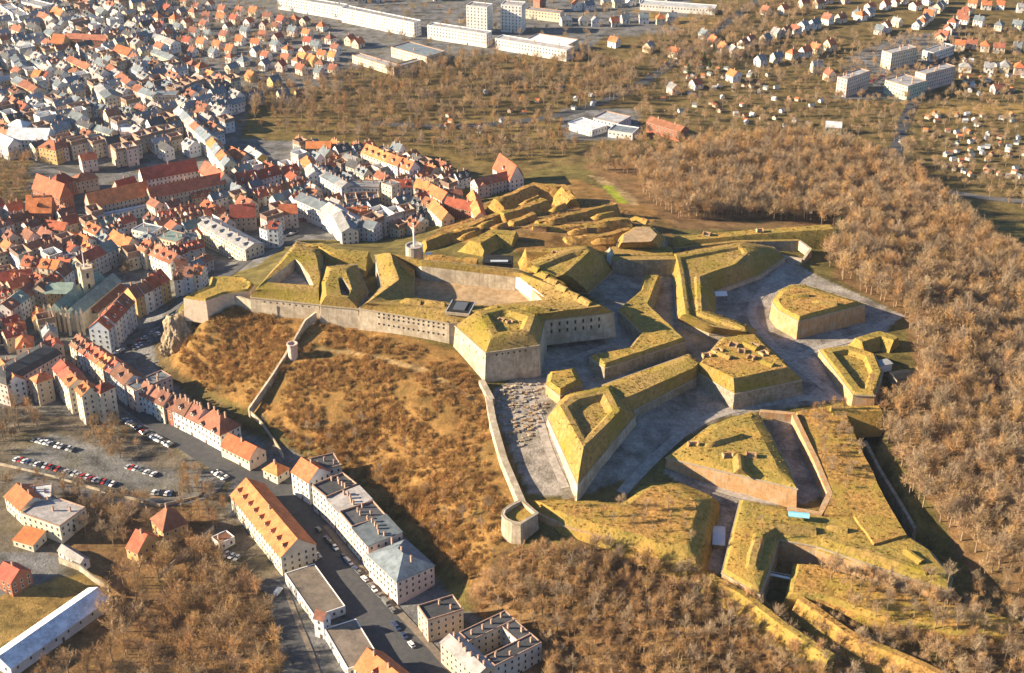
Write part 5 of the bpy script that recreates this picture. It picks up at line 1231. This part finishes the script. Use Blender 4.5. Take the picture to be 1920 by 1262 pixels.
cars(395,205,445,215,16,'x','in the upper town car park','cars in the upper town car park',.1); cars(385,215,435,228,14,'x','in the upper town car park','cars in the upper town car park',.1); cars(335,190,365,215,12,'x','in the yard behind the angled terrace','cars in the angled terrace yard',.2)
cars(420,490,560,436,16,'a','along the street at the foot of the prow','cars on the prow street',.3,.3); cars(520,420,590,412,10,'x','on the pale square','cars on the pale square',.2)
cars(700,440,775,430,8,'a','under the ramparts by the mast','cars under the ramparts',.3); cars(1600,170,1660,140,14,'x','in the slab block parking yard','cars in the slab block yard',.15); cars(1660,140,1700,110,12,'x','in the slab block parking yard','cars in the slab block yard',.15)
cars(1680,290,1700,215,5,'a','on the straight road','cars on the straight road',.4); cars(115,330,150,345,8,'x','in the brick school yard','cars in the school yard west',.2)

# ------------------------------------------------------------------ trees
def twigs(seed, rx, rz_, zc, n, ml, wl, up=.5, hollow=.25):
    rg = np.random.default_rng(seed); V = []; F = []
    # lobes give the outline its bumps
    lob = rg.normal(size=(9, 3)); lob /= np.linalg.norm(lob, axis=1)[:, None]; lob[:, 2] = np.abs(lob[:, 2]) * .9 - .15
    cen = np.vstack([lob * np.array([rx*.55, rx*.55, rz_*.55]), [[0, 0, 0]]]); lr = np.append(rg.uniform(.36, .6, 9), .6) * rx
    for i in range(n):
        k = rg.integers(len(cen)); d = rg.normal(size=3); d /= np.linalg.norm(d); r = (hollow + (1 - hollow) * rg.random() ** .6) * lr[k]
        p = cen[k] + d * r * np.array([1, 1, rz_/rx]); p[2] += zc
        if p[2] < zc - rz_ * .95: continue
        dirn = d * .75 + np.array([0, 0, up]) + rg.normal(size=3) * .35; dirn /= np.linalg.norm(dirn)
        s = np.cross(dirn, rg.normal(size=3)); s /= np.linalg.norm(s); l = ml * rg.uniform(.55, 1.3); w = wl * rg.uniform(.6, 1.4)
        j = len(V); V += [tuple(p - dirn*l*.5 - s*w), tuple(p - dirn*l*.5 + s*w), tuple(p + dirn*l*.5 + s*w*.35), tuple(p + dirn*l*.5 - s*w*.35)]; F.append((j, j+1, j+2, j+3))
    return V, F
def tube(m, a, b2, r0, r1, K=5):
    d = (b2 - a).normalized(); s = d.orthogonal().normalized(); q = d.cross(s); i = len(m.v)
    for c_, r in ((a, r0), (b2, r1)):
        for k in range(K): m.v.append(tuple(c_ + s*r*math.cos(2*math.pi*k/K) + q*r*math.sin(2*math.pi*k/K)))
    for k in range(K): m.f.append((i+k, i+(k+1)%K, i+K+(k+1)%K, i+K+k)); m.m.append(0)
def crown_mesh(seed, rx, rz_, zc, n, ml, wl, matl, up=.5):
    V, F = twigs(seed, rx, rz_, zc, n, ml, wl, up); me = bpy.data.meshes.new('crown'); me.from_pydata(V, [], F); me.materials.append(matl); return me
def trunk_mesh(seed, h, rx):
    rg = random.Random(seed); m = MB(); b0 = Vector((0,0,-.8)); p1 = Vector((rg.uniform(-.2,.2), rg.uniform(-.2,.2), h*.42)); tube(m, b0, p1, .30, .19, 7); top = Vector((rg.uniform(-.5,.5), rg.uniform(-.5,.5), h*.93)); tube(m, p1, top, .19, .04)
    for k in range(9):
        t_ = rg.uniform(.25, .8); s = p1.lerp(top, t_) if t_ > .4 else Vector((0,0,h*.42)); a = rg.uniform(0, 6.28); e = s + Vector((math.cos(a)*rx*rg.uniform(.5,.85), math.sin(a)*rx*rg.uniform(.5,.85), h*rg.uniform(.12,.3))); tube(m, s, e, .11, .03, 4)
        for _ in range(2): f = s.lerp(e, rg.uniform(.4,.8)); tube(m, f, f + Vector((rg.uniform(-1,1), rg.uniform(-1,1), rg.uniform(.6,1.6))), .05, .015, 3)
    return m.data('trunk', M_SOIL)
def bare_crown(seed, h, rx, matl, limbs=15, subs=11, tw_=5):
    rg = np.random.default_rng(seed); V = []; F = []
    def blade(p, q, w0, w1):
        d = q - p; s_ = np.cross(d, rg.normal(size=3)); s_ /= np.linalg.norm(s_) + 1e-9; j = len(V)
        V.extend([tuple(p - s_*w0), tuple(p + s_*w0), tuple(q + s_*w1), tuple(q - s_*w1)]); F.append((j, j+1, j+2, j+3))
    for i in range(limbs):
        a = i * 2.39996 + rg.uniform(-.4, .4); el = rg.uniform(.12, 1.45); z0 = h * rg.uniform(.3, .55); root = np.array([0, 0, z0])
        tip = np.array([math.cos(a)*math.cos(el)*rx, math.sin(a)*math.cos(el)*rx, h*.5 + math.sin(el)*h*.5]) * np.array([rg.uniform(.8,1.1)]*2 + [rg.uniform(.92,1.04)])
        mid = (root + tip)/2 + np.array([0, 0, -.5]) + rg.normal(size=3)*.3; blade(root, mid, .09, .06); blade(mid, tip, .06, .02)
        for k in range(subs):
            t_ = .3 + .7 * (k + rg.random())/subs; p = root + (mid-root)*min(1, t_*2) if t_ < .5 else mid + (tip-mid)*(t_*2-1)
            d = (tip-root); d /= np.linalg.norm(d); d = d*.6 + rg.normal(size=3)*.6 + np.array([0,0,.45]); d /= np.linalg.norm(d); q = p + d * rg.uniform(.9, 2.0); blade(p, q, .035, .018)
            for m_ in range(tw_):
                b0 = p + (q-p)*rg.uniform(.3, 1); d2 = d*.5 + rg.normal(size=3)*.55 + np.array([0,0,.35]); d2 /= np.linalg.norm(d2); blade(b0, b0 + d2*rg.uniform(.6, 1.5), .030, .012)
    me = bpy.data.meshes.new('crown'); me.from_pydata(V, [], F); me.materials.append(matl); return me
PROTO = []
for k in range(6):
    h = (10.5, 11.5, 9.5, 12.5, 10, 8.5)[k]; rx = (4.3, 3.8, 4.5, 4.0, 3.5, 3.9)[k]
    PROTO.append((trunk_mesh(k, h, rx), bare_crown(k+50, h, rx, TW[(0,1,0,2,1,0)[k]], (16,14,17,15,13,14)[k])))
SHR = [crown_mesh(k+90, 1.9, .8, .45, 200, .9, .035, M_SHRUB, .9) for k in range(3)]
def conifer(seed):
    rg = np.random.default_rng(seed); V = []; F = []
    for i in range(700):
        z = 1 + 9.5 * rg.random() ** .8; r = (1 - z/11) * 2.6 * (.5 + .5*rg.random()); a = rg.random()*6.283; p = np.array([r*math.cos(a), r*math.sin(a), z]); d = np.array([math.cos(a), math.sin(a), -.35]); s = np.array([-math.sin(a), math.cos(a), 0]); j = len(V)
        V += [tuple(p - s*.22), tuple(p + s*.22), tuple(p + d*.9)]; F.append((j, j+1, j+2))
    me = bpy.data.meshes.new('crown'); me.from_pydata(V, [], F); me.materials.append(M_NEEDLE); return me
CONM = conifer(3)
TREES = []  # x, y, scale, rot, proto, area
OCCA = np.array(OCC)
def scatter(poly, sp, area, sc=(.75, 1.2), protos=(0,1,2,3,4,5), keep=1.0, clear=0.0, avoid=True):
    wp = [tuple(G(*p))[:2] for p in poly]; xs = [p[0] for p in wp]; ys = [p[1] for p in wp]
    X, Y = np.meshgrid(np.arange(min(xs), max(xs), sp), np.arange(min(ys), max(ys), sp)); X = X.ravel(); Y = Y.ravel(); rg = np.random.default_rng(len(TREES) + 11)
    X = X + rg.uniform(-.48, .48, X.shape)*sp; Y = Y + rg.uniform(-.48, .48, Y.shape)*sp
    m = inpoly(X, Y, wp) & (rg.random(X.shape) < keep); X, Y = X[m], Y[m]; n = 0
    for x, y in zip(X, Y):
        if avoid and ((OCCA[:,0]-x)**2 + (OCCA[:,1]-y)**2 < (OCCA[:,2]*.8 + 1.5 + clear)**2).any(): continue
        TREES.append((x, y, rg.uniform(*sc), rg.random()*6.283, protos[rg.integers(len(protos))], area)); n += 1
    return n
scatter([(1190,330),(1300,285),(1500,262),(1660,300),(1760,370),(1830,440),(1930,500),(1930,1120),(1850,1060),(1708,938),(1668,862),(1650,808),(1688,755),(1730,710),(1715,640),(1690,585),(1600,540),(1545,495),(1585,425),(1420,412),(1270,410),(1215,375)], 6.0, 'wood', (.8,1.55))
scatter([(1930,1120),(1850,1060),(1800,1130),(1930,1180)], 6.5, 'wood', (.7,1.1), keep=.6)
scatter([(880,1140),(940,1040),(1010,1035),(1120,1030),(1310,1090),(1430,1150),(1560,1235),(1640,1300),(1010,1320),(1020,1230),(960,1150)], 4.4, 'brush', (.4,1.0), (1,1,4,3,0))
scatter([(60,1290),(130,1200),(215,1120),(250,1055),(330,1010),(400,1040),(480,1100),(515,1180),(540,1290)], 6.8, 'lane', (.8,1.3), (1,0,2,4))
scatter([(140,925),(270,935),(285,985),(235,1030),(150,1010)], 6.5, 'manor', (.7,1.0), (3,2,0))
scatter([(335,900),(410,920),(425,990),(340,1000),(320,960)], 7, 'manor', (.6,.95), (1,3,0)); scatter([(165,800),(225,790),(270,850),(200,870),(165,840)], 6, 'manor', (.6,.85), (1,0)); scatter([(300,850),(390,890),(330,900)], 7, 'manor', (.4,.7), (1,0))
scatter([(660,860),(760,830),(940,960),(930,1040),(860,1090),(800,1020),(720,940)], 6.5, 'slope', (.3,.7), (1,4,3,1), .75); scatter([(560,780),(680,790),(700,860),(640,850),(580,820)], 5.5, 'slope', (.35,.65), (1,3), .75); scatter([(330,690),(400,735),(480,790),(560,850),(680,920),(650,860),(540,815),(430,755),(370,705)], 6, 'slope', (.3,.65), (3,1), .6)
scatter([(460,180),(640,150),(830,112),(1100,100),(1180,140),(1210,190),(1060,210),(700,235),(480,235)], 9, 'park', (.8,1.25), (0,1,2,3), .75)
scatter([(450,240),(700,240),(1050,225),(1090,290),(960,310),(820,295),(790,280),(640,262)], 8, 'park', (.5,1.1), (0,1,2,3,3), .8)
scatter([(1090,300),(1200,270),(1420,262),(1300,290),(1190,330),(1120,330)], 7.5, 'park', (.7,1.1), (0,1,2), .8)
scatter([(1200,120),(1340,70),(1920,60),(1930,400),(1800,350),(1660,290),(1420,262),(1200,270),(1190,200)], 8, 'garden', (.2,.95), (3,3,2,5,0), .7)
scatter([(1230,60),(1420,0),(1560,0),(1400,120),(1260,140),(1160,130)], 9, 'garden', (.7,1.1), (0,3,2), .7)
scatter([(-40,-10),(640,-10),(640,150),(450,250),(100,270),(-40,240)], 19, 'town', (.5,.9), (3,2,0), .6); scatter([(640,0),(1200,0),(1100,100),(760,120)], 16, 'town', (.5,.9), (3,2,0), .6)
scatter([(270,0),(640,40),(640,170),(470,160),(330,110)], 11, 'town', (.3,.7), (3,2,0), .8); scatter([(-40,290),(60,300),(50,400),(-40,450)], 8, 'town', (.6,1.0), (3,2,1)); scatter([(225,500),(262,490),(262,515),(225,530)], 8, 'town', (.7,1.0), (3,2)); scatter([(-20,765),(60,770),(90,800),(-20,860)], 6.5, 'town', (.6,1.0), (3,1)); scatter([(-30,880),(140,905),(230,930),(130,945),(-30,915)], 7, 'manor', (.4,.8), (3,1,0), .8); scatter([(330,870),(400,890),(390,930),(340,935)], 6, 'manor', (.4,.75), (1,3), .7)
scatter([(1500,780),(1580,765),(1620,880),(1590,950),(1560,930)], 4.8, 'works', (.3,.6), (1,0,3), .75, avoid=False); scatter([(1060,960),(1200,960),(1290,960),(1300,1050),(1160,1020)], 5.5, 'works', (.25,.6), (1,0,3), .7, avoid=False)
scatter([(1500,1070),(1620,1100),(1780,1140),(1990,1190),(1990,1260),(1760,1240),(1600,1190)], 4.4, 'works', (.35,.85), (1,0,3), .9, avoid=False); scatter([(1480,1140),(1640,1190),(1800,1210),(1990,1210),(1990,1320),(1680,1310),(1560,1230)], 5, 'brush', (.4,.95), (1,0,3), .9); scatter([(1390,1010),(1420,1000),(1430,1090),(1380,1070)], 6, 'works', (.3,.5), (1,3), .7, avoid=False)
scatter([(1620,760),(1680,740),(1660,790)], 5, 'works', (.6,.9), (0,1), avoid=False)
NM = {'wood': ('tan and brown bare tree in the wood east of the fortress', 'trees of the eastern wood'), 'brush': ('rust coloured bare tree on the slope below the round tower', 'trees on the slope below the round tower'),
      'lane': ('rusty bare tree in the wood beside the curving lane', 'trees beside the curving lane'), 'manor': ('bare tree around the manor and car park', 'trees around the manor'),
      'slope': ('small bare tree on the dry fortress slope', 'small trees on the dry slope'), 'park': ('bare tree in the park beyond the town', 'park trees'), 'garden': ('bare garden tree in the eastern suburb', 'garden trees'),
      'town': ('bare tree among the town houses', 'town trees'), 'works': ('young bare tree growing on the outer works', 'young trees on the outer works')}
TZ = hmap(np.array([t_[0] for t_ in TREES]), np.array([t_[1] for t_ in TREES]))
WORKTOP = {}
dep = bpy.context.evaluated_depsgraph_get()
def drop(x, y, z):
    hit, loc, *_ = SC.ray_cast(dep, Vector((x, y, 120)), Vector((0, 0, -1)))
    return loc.z if hit else z
bpy.context.view_layer.update(); dep = bpy.context.evaluated_depsgraph_get()
TREES = [(t_[0], t_[1], (drop(t_[0], t_[1], z) if t_[5] == 'works' else z), *t_[2:]) for t_, z in zip(TREES, TZ)]
order = sorted(range(len(TREES)), key=lambda i: -(TREES[i][3] / math.dist(TREES[i][:3], (0, 0, CAMH))) if abs(TREES[i][0]) < TREES[i][1]*.38 else 0)
near_set = set(order[:300]); first = {}
for i in order[:300]:
    x, y, z, s, a, k, ar = TREES[i]
    t = thing('bare_tree', NM[ar][0], 'tree', (x, y, z), a, NM[ar][1]); t.scale = (s, s, s)
    tr = link('trunk', PROTO[k][0], t); cr = link('crown', PROTO[k][1], t); first.setdefault(k, (tr, cr))
for k in range(6):
    if k not in first: print('no first tree for', k)
def instancer(name, pts, protos, label, cat):
    me = bpy.data.meshes.new(name); me.from_pydata([p[:3] for p in pts], [], [])
    for an, ty, vals in (('s_', 'FLOAT', [p[3] for p in pts]), ('r_', 'FLOAT', [p[4] for p in pts]), ('k_', 'INT', [p[5] for p in pts])):
        at = me.attributes.new(an, ty, 'POINT'); at.data.foreach_set('value', vals)
    o = link(name, me); tag(o, label, cat, kind='stuff')
    ng = bpy.data.node_groups.new(name, 'GeometryNodeTree'); ng.interface.new_socket('Geometry', in_out='INPUT', socket_type='NodeSocketGeometry'); ng.interface.new_socket('Geometry', in_out='OUTPUT', socket_type='NodeSocketGeometry')
    N, L = ng.nodes, ng.links; gi, go = N.new('NodeGroupInput'), N.new('NodeGroupOutput'); iop = N.new('GeometryNodeInstanceOnPoints'); jn = N.new('GeometryNodeJoinGeometry')
    for obs in reversed(protos):
        j2 = N.new('GeometryNodeJoinGeometry')
        for ob in obs:
            oi = N.new('GeometryNodeObjectInfo'); oi.inputs[0].default_value = ob; oi.transform_space = 'ORIGINAL'; L.new(oi.outputs['Geometry'], j2.inputs[0])
        g2 = N.new('GeometryNodeGeometryToInstance'); L.new(j2.outputs[0], g2.inputs[0]); L.new(g2.outputs[0], jn.inputs[0])
    L.new(gi.outputs[0], iop.inputs['Points']); L.new(jn.outputs[0], iop.inputs['Instance']); iop.inputs['Pick Instance'].default_value = True
    def attr(n, ty): a = N.new('GeometryNodeInputNamedAttribute'); a.data_type = ty; a.inputs['Name'].default_value = n; return a.outputs[0]
    L.new(attr('k_', 'INT'), iop.inputs['Instance Index']); cx = N.new('ShaderNodeCombineXYZ'); L.new(attr('r_', 'FLOAT'), cx.inputs[2]); L.new(cx.outputs[0], iop.inputs['Rotation'])
    cs = N.new('ShaderNodeCombineXYZ'); sa = attr('s_', 'FLOAT'); [L.new(sa, cs.inputs[q]) for q in range(3)]; L.new(cs.outputs[0], iop.inputs['Scale']); L.new(iop.outputs[0], go.inputs[0])
    md = o.modifiers.new('scatter', 'NODES'); md.node_group = ng; return o
ks = sorted(first); remap = {k: i for i, k in enumerate(ks)}
for ar in NM:
    pts = [(x, y, z, s, a, remap.get(k, 0)) for i, (x, y, z, s, a, k, r_) in enumerate(TREES) if r_ == ar and i not in near_set]
    if pts: instancer({'wood': 'woodland', 'brush': 'brushwood', 'lane': 'lane_wood', 'park': 'park_wood', 'garden': 'garden_trees'}.get(ar, ar + '_trees'), pts, [first[k] for k in ks], 'the mass of ' + NM[ar][1], 'trees')
print('trees', len(TREES))
# dark conifers
for x, y, s in [(1572,440,1.2),(1580,452,1.1),(1566,450,.9),(138,1000,.8),(1320,120,1.1),(1330,135,1),(1290,140,1),(1338,105,1.1)]:
    g = G(x, y); t = thing('conifer_tree', 'dark conifer at the corner of the eastern wood' if 1500 < x else ('dark conifer beside the cream manor' if x < 200 else 'dark conifer beside the long park road'), 'tree', g, rnd.random()*6, 'dark conifers'); t.scale = (s,)*3
    link('trunk', PROTO[0][0], t).scale = (.6, .6, .7); link('crown', CONM, t)
# shrubs on the dry slopes
SH = []; PATHS = [[tuple(G(*p))[:2] for p in pts] for zn, pts in ZONES if zn == 'path']
def shrubs(poly, sp, keep, sc):
    wp = [tuple(G(*p))[:2] for p in poly]; xs = [p[0] for p in wp]; ys = [p[1] for p in wp]; X, Y = np.meshgrid(np.arange(min(xs), max(xs), sp), np.arange(min(ys), max(ys), sp)); X = X.ravel(); Y = Y.ravel(); rg = np.random.default_rng(len(SH)+5)
    X = X + rg.uniform(-.5,.5,X.shape)*sp; Y = Y + rg.uniform(-.5,.5,Y.shape)*sp; ok = inpoly(X, Y, wp)
    for pp in PATHS: ok &= ~inpoly(X, Y, pp)
    for x, y in zip(X[ok], Y[ok]):
        if rg.random() > keep*.8 + noise.noise(Vector((x*.05, y*.05, 3)))*1.3: continue
        SH.append((x, y, rg.uniform(*sc), rg.random()*6.28, int(rg.integers(3))))
shrubs([(350,600),(580,590),(600,600),(500,770),(420,730),(340,680)], 1.9, .95, (.45,1.9)); shrubs([(600,600),(860,680),(910,760),(930,880),(960,1010),(880,1090),(700,900),(560,800),(520,760)], 2.0, .9, (.35,1.9))
shrubs([(880,1130),(950,1040),(1120,1030),(1310,1090),(1560,1230),(1620,1290),(1010,1300)], 3, .6, (.5,1.3)); shrubs([(1000,985),(1190,1020),(1300,1060),(1330,1090),(1100,1035),(960,1030)], 2.6, .5, (.4,.9))
shrubs([(790,450),(880,390),(990,350),(1240,420),(1150,450),(960,430)], 4, .4, (.4,.9)); shrubs([(300,660),(420,745),(560,850),(690,930),(660,870),(540,800),(420,760)], 2.4, .9, (.5,1.5)); shrubs([(560,770),(700,800),(780,900),(850,1010),(830,1040),(700,910),(600,840)], 2.6, .9, (.8,2.2))
SZ = hmap(np.array([s[0] for s in SH]), np.array([s[1] for s in SH])); g = G(700, 760)
so = []
for k in range(3):
    t = link('shrub', SHR[k], None, G(640 + 40*k, 700 + 14*k)); tag(t, 'low rust coloured shrub beside the path on the dry slope', 'shrub', 'shrubs by the path'); so.append((t,))
instancer('hillside_scrub', [(x, y, z, s, a, k) for (x, y, s, a, k), z in zip(SH, SZ)], so, 'rust coloured scrub covering the fortress slopes', 'scrub'); print('shrubs', len(SH))

# grass tussocks on the ramparts
GS = {M_GRASS.name, M_GREEN.name, M_DRY.name}; rg = np.random.default_rng(4); TU = []
fx = [(430,560),(600,450),(900,360),(1080,340),(1600,420),(1700,600),(1660,760),(1800,1120),(1900,1180),(1620,1210),(1300,1080),(1000,960),(900,660),(600,580)]
wp = [tuple(P(x, y, 35))[:2] for x, y in fx]; xs = [p[0] for p in wp]; ys = [p[1] for p in wp]
RX, RY = rg.uniform(min(xs), max(xs), 30000), rg.uniform(min(ys), max(ys), 30000); ok = inpoly(RX, RY, wp)
from mathutils.bvhtree import BVHTree
VV, PP = [], []
for ob in COL.objects:
    if ob.type != 'MESH' or not ob.data.materials or not ob.data.materials[0] or ob.data.materials[0].name not in GS: continue
    k0 = len(VV); mw = ob.matrix_world; VV += [mw @ v.co for v in ob.data.vertices]; PP += [[k0 + i for i in pl.vertices] for pl in ob.data.polygons]
bvh = BVHTree.FromPolygons(VV, PP)
for x, y in zip(RX[ok], RY[ok]):
    if noise.noise(Vector((x*.07, y*.07, 7))) + .5*noise.noise(Vector((x*.3, y*.3, 1))) < rg.uniform(-.5, .3): continue
    loc, nr, fi, di = bvh.ray_cast(Vector((x, y, 90)), Vector((0, 0, -1)))
    if loc is not None: TU.append((x, y, loc.z - .1, rg.uniform(.18, .55), rg.random()*6.28, int(rg.integers(3))))
TM = [crown_mesh(k+130, 1.6, .75, .35, 110, .9, .05, M_TUFT, 1.0) for k in range(3)]; to = []
for k in range(3):
    q = P(1080 + 30*k, 786 + 8*k, 39); t = link('grass_tussock', TM[k], None, q); t.scale = (.4,)*3; tag(t, 'olive grass tussock in the sunken top of the arrow bastion', 'tussock', 'tussocks on the arrow bastion'); to.append((t,))
instancer('rampart_tussocks', TU, to, 'rough tussock grass over the ramparts', 'grass'); print('tussocks', len(TU))
# ------------------------------------------------------------------ air
hz = MB(); hz.box(-4700, 4700, -1700, 6300, -16, 400); me = hz.data('haze', [])
mh = bpy.data.materials.new('haze'); mh.use_nodes = True; tn = mh.node_tree; tn.nodes.clear(); pv = tn.nodes.new('ShaderNodeVolumePrincipled'); ou = tn.nodes.new('ShaderNodeOutputMaterial'); tn.links.new(pv.outputs[0], ou.inputs['Volume'])
pv.inputs['Color'].default_value = (.72,.85,1,1); pv.inputs['Density'].default_value = .00003; pv.inputs['Anisotropy'].default_value = .3
me.materials.append(mh); tag(link('haze', me), 'thin blue haze over the town', 'haze', kind='stuff')
